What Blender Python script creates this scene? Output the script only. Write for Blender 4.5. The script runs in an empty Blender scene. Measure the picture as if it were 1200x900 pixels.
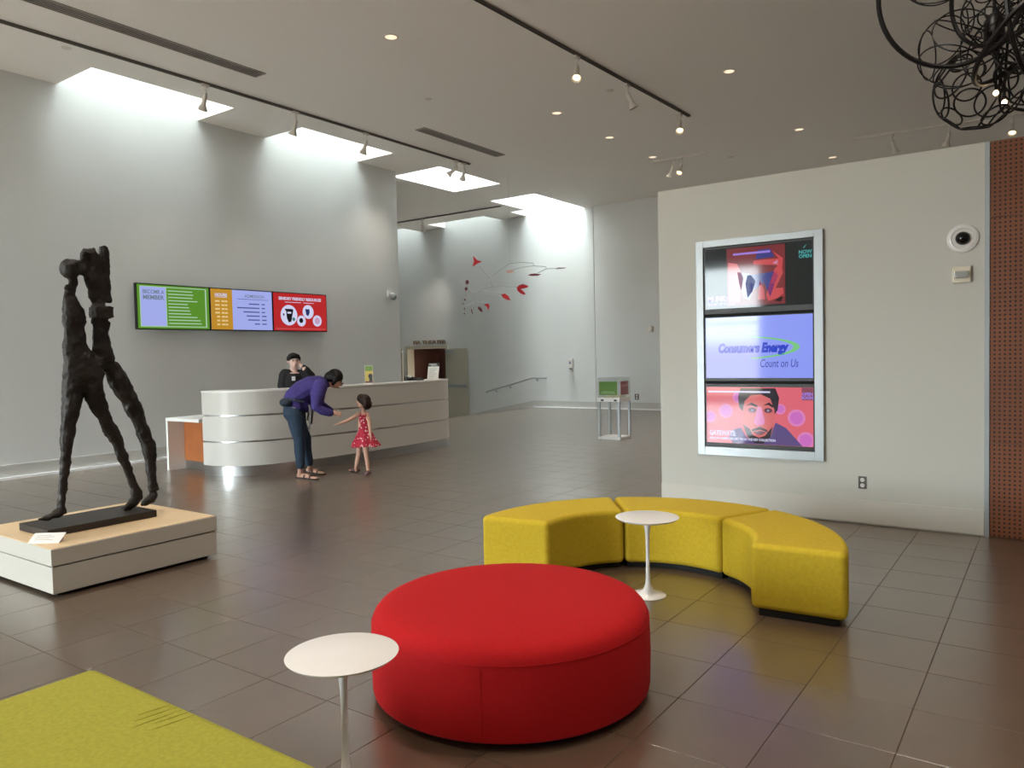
import bpy, bmesh, math, random
import numpy as np
from mathutils import Vector, Matrix
random.seed(7)
PI = math.pi
C = bpy.context.scene.collection
SC = bpy.context.scene

# ------------------------------------------------------------------ camera (recovered from vanishing points + 18in floor tiles)
F_PX, PITCH, ROLL, AZ, H = 896.287, .0390995, -.0219535, .952258, 1.62
_th = AZ - PI / 2
_X = np.array([math.cos(_th), math.sin(_th), 0]); _Y = np.array([-math.sin(_th), math.cos(_th), 0])
def _b(d): return np.array([d @ _X, d @ _Y, d[2]])
_fw = np.array([0, math.cos(PITCH), -math.sin(PITCH)]); _up = np.array([0, math.sin(PITCH), math.cos(PITCH)]); _rt = np.array([1., 0, 0])
_c, _s = math.cos(ROLL), math.sin(ROLL)
_rt, _up = _c * _rt + _s * _up, -_s * _rt + _c * _up
RT, UP, FW = _b(_rt), _b(_up), _b(_fw)
EYE = np.array([0, 0, H])
def ray(u, v): return RT * (u - 600) / F_PX - UP * (v - 450) / F_PX + FW
def gz(u, v, z=0.): d = ray(u, v); return EYE + d * (z - H) / d[2]
def gx(u, v, x): d = ray(u, v); return EYE + d * x / d[0]
def gy(u, v, y): d = ray(u, v); return EYE + d * y / d[1]
def pr(P):
    P = np.asarray(P, float) - EYE; z = P @ FW
    return 600 + F_PX * (P @ RT) / z, 450 - F_PX * (P @ UP) / z, z
cam = bpy.data.cameras.new('camera'); cam.sensor_width = 36; cam.lens = F_PX / 1200 * 36; cam.clip_end = 200
co = bpy.data.objects.new('camera', cam); C.objects.link(co)
co.matrix_world = Matrix(((RT[0], UP[0], -FW[0], 0), (RT[1], UP[1], -FW[1], 0), (RT[2], UP[2], -FW[2], H), (0, 0, 0, 1)))
SC.camera = co

# ------------------------------------------------------------------ world, exposure, daylight portals
EXPO = 1.5
SC.view_settings.view_transform = 'Standard'; SC.view_settings.look = 'None'
SC.view_settings.gamma = 1; SC.view_settings.use_curve_mapping = False
SC.view_settings.exposure = EXPO
SKY = 28.0
w = bpy.data.worlds.new('world'); SC.world = w; w.use_nodes = True
nt = w.node_tree; nt.nodes.clear()
_out = nt.nodes.new('ShaderNodeOutputWorld'); _bg = nt.nodes.new('ShaderNodeBackground')
_tc = nt.nodes.new('ShaderNodeTexCoord'); _sp = nt.nodes.new('ShaderNodeSeparateXYZ'); _rp = nt.nodes.new('ShaderNodeValToRGB')
nt.links.new(_tc.outputs['Generated'], _sp.inputs[0]); nt.links.new(_sp.outputs['Z'], _rp.inputs[0])
_rp.color_ramp.elements[0].position = 0.0; _rp.color_ramp.elements[0].color = (.40, .36, .31, 1)       # ground half, brightened to throw light up on the ceiling
_rp.color_ramp.elements[1].position = 0.02; _rp.color_ramp.elements[1].color = (.88, .96, 1., 1)       # bright overcast
nt.links.new(_rp.outputs[0], _bg.inputs[0]); _bg.inputs[1].default_value = SKY
nt.links.new(_bg.outputs[0], _out.inputs[0])

def portal(loc, rot, sx, sy):
    l = bpy.data.lights.new('daylight_portal', 'AREA'); l.shape = 'RECTANGLE'; l.size = sx; l.size_y = sy
    l.cycles.is_portal = True
    o = bpy.data.objects.new('daylight_portal', l); C.objects.link(o); o.location = loc; o.rotation_euler = rot
ZC, ZR, XS, XW, YE, YF = 5.77, 10.0, -11.05, -12.1, 12.68, 19.25     # ceiling, roof (raised to slow skylight falloff), slot edge, left wall, wall end, far wall
OPEN_Y = [(-5.5, -3.36), (-1.94, .36), (1.8, 4.1), (5.52, 7.81), (9.2, 11.52), (12.96, 15.21), (16.73, YF)]
OPEN_X = [(-19.6, -17.3), (-16.24, -13.99), (-13.03, -12.5)]
YS = 18.4
for a, b in OPEN_Y:
    xl = XW if b < YE else -12.5
    portal(((xl + XS) / 2, (a + b) / 2, ZR - .05), (0, 0, 0), XS - xl, b - a)
for a, b in OPEN_X:
    portal(((a + b) / 2, (YS + YF) / 2, ZR - .05), (0, 0, 0), b - a, YF - YS)
WIN = [(-11.9 + 2.35 * i, -9.7 + 2.35 * i) for i in range(2)]
WZ0, WZ1, YB = .15, 4.2, -8.5
for a, b in WIN:
    portal(((a + b) / 2, YB - .3, (WZ0 + WZ1) / 2), (PI / 2, 0, 0), b - a, WZ1 - WZ0)

# ------------------------------------------------------------------ materials
def lin(r, g, b):
    f = lambda c: (c / 255 / 12.92) if c / 255 <= .04045 else ((c / 255 + .055) / 1.055) ** 2.4
    return (f(r), f(g), f(b), 1)
_M = {}
def mat(name, rgb, rough=.5, metal=0., spec=.5, noise=0., nscale=5., bump=0., bscale=200., rnd=0., sheen=0., emit=0.):
    if name in _M: return _M[name]
    m = bpy.data.materials.new(name); _M[name] = m; m.use_nodes = True
    n, l = m.node_tree.nodes, m.node_tree.links; p = n['Principled BSDF']
    col = lin(*rgb); p.inputs['Base Color'].default_value = col
    p.inputs['Roughness'].default_value = rough; p.inputs['Metallic'].default_value = metal
    p.inputs['Specular IOR Level'].default_value = spec
    if sheen: p.inputs['Sheen Weight'].default_value = sheen; p.inputs['Sheen Roughness'].default_value = .5
    if emit:
        p.inputs['Emission Color'].default_value = col; p.inputs['Emission Strength'].default_value = emit
    if noise or rnd:
        tc = n.new('ShaderNodeTexCoord'); nz = n.new('ShaderNodeTexNoise'); nz.inputs['Scale'].default_value = nscale
        nz.inputs['Detail'].default_value = 4; l.new(tc.outputs['Object'], nz.inputs['Vector'])
        mr = n.new('ShaderNodeMapRange'); mr.inputs[1].default_value = .3; mr.inputs[2].default_value = .7
        mr.inputs[3].default_value = 1 - noise; mr.inputs[4].default_value = 1 + noise
        l.new(nz.outputs['Fac'], mr.inputs[0]); val = mr.outputs[0]
        if rnd:
            oi = n.new('ShaderNodeObjectInfo'); m2 = n.new('ShaderNodeMapRange'); m2.inputs[3].default_value = 1 - rnd; m2.inputs[4].default_value = 1 + rnd
            l.new(oi.outputs['Random'], m2.inputs[0]); mu = n.new('ShaderNodeMath'); mu.operation = 'MULTIPLY'
            l.new(val, mu.inputs[0]); l.new(m2.outputs[0], mu.inputs[1]); val = mu.outputs[0]
        vm = n.new('ShaderNodeVectorMath'); vm.operation = 'SCALE'; vm.inputs[0].default_value = col[:3]
        l.new(val, vm.inputs['Scale']); l.new(vm.outputs[0], p.inputs['Base Color'])
    if bump:
        tc = n.new('ShaderNodeTexCoord'); nz = n.new('ShaderNodeTexNoise'); nz.inputs['Scale'].default_value = bscale; nz.inputs['Detail'].default_value = 3
        l.new(tc.outputs['Object'], nz.inputs['Vector']); bp = n.new('ShaderNodeBump'); bp.inputs['Strength'].default_value = bump
        bp.inputs['Distance'].default_value = .002; l.new(nz.outputs['Fac'], bp.inputs['Height']); l.new(bp.outputs[0], p.inputs['Normal'])
    return m
def screen_mat(name, rgb, k=1.):
    "lit display pixels: emission under a dark glossy face"
    if name in _M: return _M[name]
    m = bpy.data.materials.new(name); _M[name] = m; m.use_nodes = True
    p = m.node_tree.nodes['Principled BSDF']; p.inputs['Base Color'].default_value = (.01, .01, .012, 1)
    p.inputs['Roughness'].default_value = .06; p.inputs['Specular IOR Level'].default_value = .3
    p.inputs['Emission Color'].default_value = lin(*rgb); p.inputs['Emission Strength'].default_value = k * 2 ** -EXPO
    return m
def clear_mat(name, tint=(1, 1, 1), gloss=.08):
    if name in _M: return _M[name]
    m = bpy.data.materials.new(name); _M[name] = m; m.use_nodes = True
    n, l = m.node_tree.nodes, m.node_tree.links; n.clear()
    o = n.new('ShaderNodeOutputMaterial'); t = n.new('ShaderNodeBsdfTransparent'); t.inputs[0].default_value = (*tint, 1)
    g = n.new('ShaderNodeBsdfGlossy'); g.inputs['Roughness'].default_value = .03; mx = n.new('ShaderNodeMixShader'); mx.inputs[0].default_value = gloss
    l.new(t.outputs[0], mx.inputs[1]); l.new(g.outputs[0], mx.inputs[2]); l.new(mx.outputs[0], o.inputs[0]); return m
def perforated_mat():
    m = mat('perforated_wood', (124, 72, 44), .45, noise=.18, nscale=1.6)
    n, l = m.node_tree.nodes, m.node_tree.links; p = n['Principled BSDF']
    src = p.inputs['Base Color'].links[0].from_socket
    tc = n.new('ShaderNodeTexCoord'); sp = n.new('ShaderNodeSeparateXYZ'); l.new(tc.outputs['Object'], sp.inputs[0])
    def cell(sock, pitch):
        a = n.new('ShaderNodeMath'); a.operation = 'DIVIDE'; a.inputs[1].default_value = pitch; l.new(sock, a.inputs[0])
        b = n.new('ShaderNodeMath'); b.operation = 'FRACT'; l.new(a.outputs[0], b.inputs[0])
        c = n.new('ShaderNodeMath'); c.operation = 'SUBTRACT'; c.inputs[1].default_value = .5; l.new(b.outputs[0], c.inputs[0])
        d = n.new('ShaderNodeMath'); d.operation = 'MULTIPLY'; d.inputs[1].default_value = pitch; l.new(c.outputs[0], d.inputs[0]); return d.outputs[0]
    cx, cz = cell(sp.outputs['X'], .036), cell(sp.outputs['Z'], .036)
    cb = n.new('ShaderNodeCombineXYZ'); l.new(cx, cb.inputs[0]); l.new(cz, cb.inputs[1])
    ln = n.new('ShaderNodeVectorMath'); ln.operation = 'LENGTH'; l.new(cb.outputs[0], ln.inputs[0])
    lt = n.new('ShaderNodeMath'); lt.operation = 'LESS_THAN'; lt.inputs[1].default_value = .0085; l.new(ln.outputs['Value'], lt.inputs[0])
    mx = n.new('ShaderNodeMix'); mx.data_type = 'RGBA'; l.new(lt.outputs[0], mx.inputs[0]); l.new(src, mx.inputs[6]); mx.inputs[7].default_value = lin(38, 22, 16)
    l.new(mx.outputs[2], p.inputs['Base Color']); return m

M_WALL = mat('wall_paint', (220, 221, 219), .75, noise=.012, nscale=.6)
M_WALLR = mat('partition_paint', (202, 200, 191), .7, noise=.012, nscale=.6)
M_CEIL = mat('ceiling_paint', (244, 240, 233), .8)
M_WELL = mat('skylight_shaft_paint', (212, 214, 214), .8)
M_BASE = mat('grey_baseboard_paint', (196, 194, 188), .6)
M_BASER = mat('cream_baseboard_paint', (208, 204, 194), .55)
M_STRIP = mat('white_floor_strip', (250, 250, 250), .4)
M_TILE = mat('porcelain_tile', (88, 71, 56), .33, noise=.10, nscale=3.5, rnd=.05, spec=1.0)
_tp = M_TILE.node_tree.nodes['Principled BSDF']; _tp.inputs['Coat Weight'].default_value = .8; _tp.inputs['Coat Roughness'].default_value = .22
M_GROUT = mat('dark_grout', (82, 72, 64), .9)
M_WHITE = mat('white_laminate', (238, 237, 233), .35)
M_WHITEG = mat('white_gloss_enamel', (228, 224, 220), .22)
M_STEEL = mat('brushed_steel', (190, 190, 190), .28, 1.)
M_ALU = mat('satin_aluminium', (172, 177, 180), .45, .5)
M_BLACK = mat('black_plastic', (16, 16, 17), .45)
M_BLACKM = mat('black_matte', (12, 12, 12), .8)
M_RED = mat('red_wool', (170, 17, 21), .85, noise=.06, nscale=60, bump=.35, bscale=500, spec=.2)
M_YEL = mat('mustard_wool', (192, 164, 38), .85, noise=.07, nscale=45, bump=.35, bscale=500, spec=.3)
M_LIME = mat('lime_wool', (154, 150, 52), .85, noise=.10, nscale=70, bump=.45, bscale=420, spec=.3)
M_BRONZE = mat('dark_bronze', (36, 30, 26), .55, .3, noise=.5, nscale=7, bump=.8, bscale=30)
M_PLATE = mat('bronze_plate', (46, 40, 37), .5, .2, noise=.2, nscale=4)
M_MAPLE = mat('maple_top', (220, 192, 152), .4, noise=.05, nscale=3)
M_PLINTH = mat('plinth_paint', (188, 184, 174), .55)
M_OAK = mat('orange_oak', (176, 104, 58), .45, noise=.12, nscale=4)
M_TRACK = mat('track_grey', (120, 116, 110), .5, .2)
M_TRACKD = mat('track_dark', (96, 90, 84), .6)
M_HEAD = mat('lamp_housing_white', (214, 208, 198), .4)
M_LAMP = mat('warm_lamp_glow', (255, 222, 168), .5, emit=1.6)
M_LAMPD = mat('soft_downlight_glow', (255, 232, 200), .5, emit=.36)
M_RING = mat('black_iron', (22, 19, 18), .4, .5)
M_MRED = mat('mobile_red_paint', (190, 22, 28), .4)
M_MDARK = mat('mobile_dark_red_paint', (92, 14, 22), .45)
M_WIRE = mat('grey_wire', (150, 152, 152), .5, .3)
M_VENT = mat('vent_dark', (50, 47, 44), .7)
M_SLAT = mat('vent_slat', (190, 184, 176), .5)
M_CLEAR = clear_mat('clear_acrylic', (.97, .98, .98), .10)
M_PANE = clear_mat('skylight_glass', (.97, .985, .98), .05)
M_PANEW = clear_mat('tinted_window_glass', (.70, .715, .715), .04)  # tint added to hold back window daylight against the skylights
M_DOORW = mat('door_cream_paint', (196, 190, 172), .5)
M_DARKROOM = mat('theatre_brown', (120, 84, 74), .7)

# ------------------------------------------------------------------ mesh helpers
class MB:
    def __init__(s): s.v = []; s.f = []
    def add(s, vs, fs):
        k = len(s.v); s.v += [tuple(map(float, p)) for p in vs]; s.f += [tuple(i + k for i in f) for f in fs]; return s
    def box(s, x0, x1, y0, y1, z0, z1):
        x0, x1 = min(x0, x1), max(x0, x1); y0, y1 = min(y0, y1), max(y0, y1); z0, z1 = min(z0, z1), max(z0, z1)
        return s.add([(x0, y0, z0), (x1, y0, z0), (x1, y1, z0), (x0, y1, z0), (x0, y0, z1), (x1, y0, z1), (x1, y1, z1), (x0, y1, z1)],
                     [(0, 3, 2, 1), (4, 5, 6, 7), (0, 1, 5, 4), (1, 2, 6, 5), (2, 3, 7, 6), (3, 0, 4, 7)])
    def prism(s, poly, y0, y1):
        "polygon in x,z (counter-clockwise seen from -y) extruded from y0 (front) to y1"
        n = len(poly)
        vs = [(p[0], y0, p[1]) for p in poly] + [(p[0], y1, p[1]) for p in poly]
        fs = [tuple(range(n)), tuple(reversed(range(n, 2 * n)))] + [(i, i + n, (i + 1) % n + n, (i + 1) % n) for i in range(n)]
        return s.add(vs, fs)
    def slab(s, poly, z0, z1):
        "polygon in x,y (counter-clockwise from above) extruded up"
        n = len(poly)
        vs = [(p[0], p[1], z0) for p in poly] + [(p[0], p[1], z1) for p in poly]
        fs = [tuple(reversed(range(n))), tuple(range(n, 2 * n))] + [(i, (i + 1) % n, (i + 1) % n + n, i + n) for i in range(n)]
        return s.add(vs, fs)
    def lathe(s, prof, seg=32, c=(0, 0, 0), axis=None):
        "profile of (r, z); closed at r=0 ends"
        vs, fs = [], []
        for r, z in prof:
            for k in range(seg):
                a = 2 * PI * k / seg; vs.append((r * math.cos(a), r * math.sin(a), z))
        for i in range(len(prof) - 1):
            for k in range(seg):
                k2 = (k + 1) % seg; fs.append((i * seg + k, i * seg + k2, (i + 1) * seg + k2, (i + 1) * seg + k))
        fs.append(tuple(reversed(range(seg)))); fs.append(tuple(range((len(prof) - 1) * seg, len(prof) * seg)))
        if axis is not None:
            q = Vector((0, 0, 1)).rotation_difference(Vector(axis).normalized()); vs = [q @ Vector(p) for p in vs]
        return s.add([(p[0] + c[0], p[1] + c[1], p[2] + c[2]) for p in vs], fs)
    def tube(s, pts, rad, seg=8, closed=False, wide=None, flat=1.):
        "tube along points, radius per point; wide: direction of the larger cross-section axis, flat: ratio of the other one"
        P = [Vector(p) for p in pts]; n = len(P); R = rad if hasattr(rad, '__len__') else [rad] * n
        vs, fs = [], []; u = None
        for i in range(n):
            if closed: t = P[(i + 1) % n] - P[i - 1]
            else: t = P[min(i + 1, n - 1)] - P[max(i - 1, 0)]
            t.normalize()
            if wide is not None: u = Vector(wide)
            elif u is None: u = Vector((0, 0, 1)) if abs(t.z) < .9 else Vector((1, 0, 0))
            u = (u - t * u.dot(t)).normalized(); w_ = t.cross(u)
            fl = flat[i] if hasattr(flat, '__len__') else flat
            for k in range(seg):
                a = 2 * PI * k / seg; vs.append(P[i] + u * (R[i] * math.cos(a)) + w_ * (R[i] * fl * math.sin(a)))
        m = n if closed else n - 1
        for i in range(m):
            j = (i + 1) % n
            for k in range(seg):
                k2 = (k + 1) % seg; fs.append((i * seg + k, i * seg + k2, j * seg + k2, j * seg + k))
        if not closed: fs.append(tuple(reversed(range(seg)))); fs.append(tuple(range((n - 1) * seg, n * seg)))
        return s.add(vs, fs)
    def ball(s, c, r, seg=16, rings=10, scale=(1, 1, 1)):
        vs, fs = [(c[0], c[1], c[2] - r * scale[2])], []
        for i in range(1, rings):
            a = -PI / 2 + PI * i / rings
            for k in range(seg):
                b = 2 * PI * k / seg; vs.append((c[0] + r * scale[0] * math.cos(a) * math.cos(b), c[1] + r * scale[1] * math.cos(a) * math.sin(b), c[2] + r * scale[2] * math.sin(a)))
        vs.append((c[0], c[1], c[2] + r * scale[2])); top = len(vs) - 1
        for k in range(seg): fs.append((0, 1 + (k + 1) % seg, 1 + k)); fs.append((top, top - seg + k, top - seg + (k + 1) % seg))
        for i in range(rings - 2):
            for k in range(seg):
                k2 = (k + 1) % seg; fs.append((1 + i * seg + k, 1 + i * seg + k2, 1 + (i + 1) * seg + k2, 1 + (i + 1) * seg + k))
        return s.add(vs, fs)
    def text(s, body, size, x, z, y=0., align='LEFT', bold=0., shear=0., width=None, extrude=0.):
        cu = bpy.data.curves.new('t', 'FONT'); cu.body = body; cu.size = size; cu.align_x = align; cu.shear = shear; cu.offset = bold; cu.extrude = extrude
        cu.resolution_u = 3
        o = bpy.data.objects.new('t', cu); me = bpy.data.meshes.new_from_object(o)
        V = [v.co.copy() for v in me.vertices]; Fs = [tuple(p.vertices) for p in me.polygons]
        if V:
            if width:
                xs = [v.x for v in V]; k = width / max(1e-6, max(xs) - min(xs))
                for v in V: v.x *= k
            s.add([(x + v.x, y - v.z, z + v.y) for v in V], Fs)
        bpy.data.objects.remove(o); bpy.data.curves.remove(cu); bpy.data.meshes.remove(me); return s
    def mesh(s, name):
        me = bpy.data.meshes.new(name); me.from_pydata(s.v, [], s.f); me.validate(); me.update(); return me
def tag(o, label=None, cat=None, group=None, kind=None):
    if label: o['label'] = label
    if cat: o['category'] = cat
    if group: o['group'] = group
    if kind: o['kind'] = kind
    return o
def obj(name, mb, m, parent=None, smooth=False, bevel=0., seg=3, label=None, kind=None, angle=40):
    me = mb if isinstance(mb, bpy.types.Mesh) else mb.mesh(name)
    o = bpy.data.objects.new(name, me); C.objects.link(o)
    if m and not me.materials: me.materials.append(m)
    if parent: o.parent = parent
    if smooth:
        me.polygons.foreach_set('use_smooth', [True] * len(me.polygons))
        if not bevel: me.set_sharp_from_angle(angle=math.radians(angle))
    if bevel:
        me.polygons.foreach_set('use_smooth', [True] * len(me.polygons))
        b = o.modifiers.new('b', 'BEVEL'); b.width = bevel; b.segments = seg; b.limit_method = 'ANGLE'; b.angle_limit = math.radians(angle); b.harden_normals = True
    tag(o, label=label, kind=kind); return o
def thing(name, label, cat, loc=(0, 0, 0), rotz=0., group=None):
    o = bpy.data.objects.new(name, None); o.empty_display_size = .1; C.objects.link(o)
    o.location = tuple(map(float, loc)); o.rotation_euler = (0, 0, rotz); return tag(o, label, cat, group)
def struct(name, mb, m, parent=None, **k):
    o = obj(name, mb, m, parent, **k); o['kind'] = 'structure'; return o
def dup(root, loc, rotz=None, label=None):
    r = root.copy(); C.objects.link(r); r.location = tuple(map(float, loc))
    if rotz is not None: r.rotation_euler = (0, 0, rotz)
    if label: r['label'] = label
    for ch in list(root.children):
        c = ch.copy(); C.objects.link(c); c.parent = r
        for g in ch.children: d = g.copy(); C.objects.link(d); d.parent = c
    return r
def circle(cx, cz, r, n=32, sx=1., a0=0., a1=2 * PI):
    full = abs(a1 - a0 - 2 * PI) < 1e-6; m = n if full else n + 1
    return [(cx + r * sx * math.cos(a0 + (a1 - a0) * i / n), cz + r * math.sin(a0 + (a1 - a0) * i / n)) for i in range(m)]

# ------------------------------------------------------------------ the setting
T = .2831465 * H; TX, TY = -4.18 , 2.373
FX0, FX1, FY0, FY1 = XW, 6.5, YB, YF
floor = struct('floor', MB().box(FX0, FX1, FY0, FY1 + .1, -.15, -.004).box(-12.9, FX0, YE, YF, -.15, -.004), M_GROUT)
g, ch = .0018, .0015
def tile_geo(mb, x0, x1, y0, y1):
    a = [(x0 + g, y0 + g), (x1 - g, y0 + g), (x1 - g, y1 - g), (x0 + g, y1 - g)]
    b = [(x0 + g + ch, y0 + g + ch), (x1 - g - ch, y0 + g + ch), (x1 - g - ch, y1 - g - ch), (x0 + g + ch, y1 - g - ch)]
    mb.add([(*p, -.004) for p in a] + [(*p, -.0008) for p in a] + [(*p, 0) for p in b],
           [(8, 9, 10, 11)] + [(i + 4, (i + 1) % 4 + 4, (i + 1) % 4 + 8, i + 8) for i in range(4)] + [(i, (i + 1) % 4, (i + 1) % 4 + 4, i + 4) for i in range(4)])
cand, rest = [], MB()
i0, i1 = math.floor((FX0 - .9 - TX) / T), math.ceil((FX1 - TX) / T); j0, j1 = math.floor((FY0 - TY) / T), math.ceil((FY1 - TY) / T)
def hidden(x, y):
    if -6.92 < x - .3 and x + .3 < -5.0 and 2.1 < y - .0 and y + .3 < 3.7: return True      # under the sculpture platform
    return y > 7.6 and x > -3.4 and x - y * (-3.4 / 7.48) > 0                              # behind the partition
for i in range(i0, i1):
    for j in range(j0, j1):
        x0, x1, y0, y1 = TX + i * T, TX + (i + 1) * T, TY + j * T, TY + (j + 1) * T
        whole = x0 >= FX0 and x1 <= FX1 and y0 >= FY0 and y1 <= FY1
        ym = (y0 + y1) / 2
        lim = FX0 if ym < YE else -12.9
        x0c, x1c, y0c, y1c = max(x0, lim), min(x1, FX1), max(y0, FY0), min(y1, FY1)
        if x1c - x0c < .02 or y1c - y0c < .02: continue
        u, v, z = pr(((x0 + x1) / 2, (y0 + y1) / 2, 0))
        if whole and z > .5 and -30 < u < 1230 and v < 930 and not hidden((x0 + x1) / 2, (y0 + y1) / 2):
            cand.append((math.hypot((x0 + x1) / 2, (y0 + y1) / 2), x0, y0))
        else: tile_geo(rest, x0c, x1c, y0c, y1c)
cand.sort()
tmb = MB(); tile_geo(tmb, -T / 2, T / 2, -T / 2, T / 2); tme = tmb.mesh('tile'); tme.materials.append(M_TILE)
for k, (d, x0, y0) in enumerate(cand):
    if k < 300:
        o = bpy.data.objects.new('tile', tme); C.objects.link(o); o.parent = floor; o.location = (x0 + T / 2, y0 + T / 2, 0)
        o.rotation_euler = (0, 0, random.randrange(4) * PI / 2)
    else: tile_geo(rest, x0, x0 + T, y0, y0 + T)
obj('distant_tiles', rest, M_TILE, floor, kind='stuff')
# ramp down to the theatre doors
rm = MB(); rz = -.45
rm.add([(-12.9, YE, 0), (-12.9, YF, 0), (-15.3, YF, rz), (-15.3, YE, rz), (-12.9, YE, -.6), (-12.9, YF, -.6), (-15.3, YF, -.6), (-15.3, YE, -.6)],
       [(0, 1, 2, 3), (4, 7, 6, 5), (0, 4, 5, 1), (2, 6, 7, 3), (1, 5, 6, 2), (0, 3, 7, 4)])
rm.box(-20, -15.3, YE, YF, rz - .15, rz)
struct('floor_ramp', rm, mat('ramp_carpet', (112, 106, 100), .6, noise=.05, nscale=3))
# left wall, far walls, recess
struct('wall_left', MB().box(-12.5, XW, YB, YE, 0, ZR), M_WALL)
fwl = MB().box(-20, -18.05, YF, YF + .3, -.6, ZR).box(-18.05, -16.3, YF, YF + .3, 1.88, ZR).box(-16.3, -10.75, YF, YF + .3, -.6, ZR)
struct('wall_far', fwl, M_WALL)
struct('wall_far_return', MB().box(-10.75, FX1, YF + .02, YF + .4, 0, ZC + .1), M_WALL)
struct('wall_recess', MB().box(-20.2, -20, YE - .2, YF + .3, -.6, ZR).box(-20, -12.5, YE - .2, YE, -.6, ZC + .1), M_WALL)
struct('wall_theatre', MB().box(-19, -15.5, 22, 22.2, -.6, 3).box(-19.2, -19, YF + .3, 22.2, -.6, 3).box(-15.5, -15.3, YF + .3, 22.2, -.6, 3)
       .box(-19.2, -15.3, YF + .3, 22.2, 2.6, 2.8).box(-19.2, -15.3, YF + .3, 22.2, rz - .1, rz), M_DARKROOM)
struct('wall_right', MB().box(FX1, FX1 + .2, YB, YF + .4, 0, ZC + .1), M_WALL)
bw = MB(); xs = [-12.5] + [q for ab in WIN for q in ab] + [FX1 + .2]
for i in range(0, len(xs), 2): bw.box(xs[i], xs[i + 1], YB - .25, YB, 0, ZC + .1)
bw.box(WIN[0][0], WIN[-1][1], YB - .25, YB, 0, WZ0).box(WIN[0][0], WIN[-1][1], YB - .25, YB, WZ1, ZC + .1)
bw.box(-12.5, XS + .1, YB - .25, YB, ZC, ZR)
struct('wall_back', bw, M_WALL)
for k, (a, b) in enumerate(WIN):
    wf = struct('window_%d' % (k + 1), MB().box(a, a + .06, YB - .16, YB - .08, WZ0, WZ1).box(b - .06, b, YB - .16, YB - .08, WZ0, WZ1)
                .box(a + .06, b - .06, YB - .16, YB - .08, WZ0, WZ0 + .06).box(a + .06, b - .06, YB - .16, YB - .08, WZ1 - .06, WZ1).box(a + .06, b - .06, YB - .16, YB - .08, 2.4, 2.46), M_ALU)
    for z0, z1 in ((WZ0 + .06, 2.4), (2.46, WZ1 - .06)): obj('pane', MB().box(a + .06, b - .06, YB - .125, YB - .115, z0, z1), M_PANEW, wf)
# ceiling with the skylight slots
cm = MB().box(XS, FX1 + .2, YB - .25, YF + .4, ZC, ZC + .1)
cm.box(-20, -12.5, YE, YS, ZC, ZC + .1)
struct('ceiling', cm, M_CEIL)
sh = MB().box(XS, XS + .1, YB - .25, YF + .3, ZC + .1, ZR).box(-12.6, -12.5, YE, YS, ZC + .1, ZR).box(-20, -12.6, YS - .1, YS, ZC + .1, ZR)
struct('ceiling_upstand', sh, M_WELL)
led = [(YB, -5.5), (-3.36, -1.94), (.36, 1.8), (4.1, 5.52), (7.81, 9.2), (11.52, YE), (15.21, 16.73)]
lm = MB()
for a, b in led: lm.box(XW if b <= YE else -12.5, XS, a, b, ZC, ZR)
lm.box(-12.5, XS, YE, 12.96, ZC, ZR)
for a, b in [(-20, -19.6), (-17.3, -16.24), (-13.99, -13.03)]: lm.box(a, b, YS, YF, ZC, ZR)
struct('ceiling_bridges', lm, M_CEIL)
for k, (a, b) in enumerate(OPEN_Y):
    xl = XW if b < YE else -12.5
    struct('window_%d' % (k + 3), MB().box(xl, XS, a, b, ZR - .02, ZR - .01), M_PANE)
for k, (a, b) in enumerate(OPEN_X): struct('window_%d' % (k + 10), MB().box(a, b, YS, YF, ZR - .02, ZR - .01), M_PANE)
# right partition and panelled wall
PY, PX0, PX1, PZ = 7.48, -3.40, -.485, 3.28
struct('wall_partition', MB().box(PX0, PX1, PY, PY + .35, 0, PZ), M_WALLR)
struct('trim_1', MB().box(PX1, PX1 + .035, PY - .006, PY + .35, 0, PZ), M_ALU)
struct('baseboard_partition', MB().box(PX0, PX1, PY - .014, PY, .012, .222), M_BASER, bevel=.003)
pw = struct('wall_panelled', MB().box(PX1 + .035, FX1, PY + .03, PY + .35, 0, PZ), mat('dark_wood_core', (40, 24, 18), .7))
MP = perforated_mat(); px = PX1 + .037
zs = [(.004, .789), (.793, 2.657), (2.661, PZ)]
while px < FX1 - .1:
    x1 = min(px + 1.2, FX1)
    for z0, z1 in zs: obj('panel', MB().box(px, x1 - .004, PY + .005, PY + .03, z0, z1), MP, pw)
    px = x1
struct('baseboard_left', MB().box(XW, XW + .015, YB, YE, .03, .205), M_BASE)
struct('trim_2', MB().box(XW, XW + .06, YB, YE, 0, .035), M_STRIP)
bf = MB().box(-12.9, -10.75, YF - .015, YF, .03, .2).box(-10.75, FX1, YF + .005, YF + .02, .03, .2)
bf.add([(-12.9, YF - .015, .03), (-12.9, YF, .03), (-12.9, YF - .015, .2), (-12.9, YF, .2), (-15.2, YF - .015, rz + .02), (-15.2, YF, rz + .02), (-15.2, YF - .015, rz + .2), (-15.2, YF, rz + .2)],
       [(0, 4, 6, 2), (2, 6, 7, 3), (4, 5, 7, 6), (0, 1, 5, 4), (1, 3, 7, 5), (0, 2, 3, 1)])
struct('baseboard_far', bf, M_BASE)
struct('trim_3', MB().box(-12.9, -10.75, YF - .05, YF, 0, .03).box(-10.75, FX1, YF - .03, YF + .02, 0, .03), M_STRIP)

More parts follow.
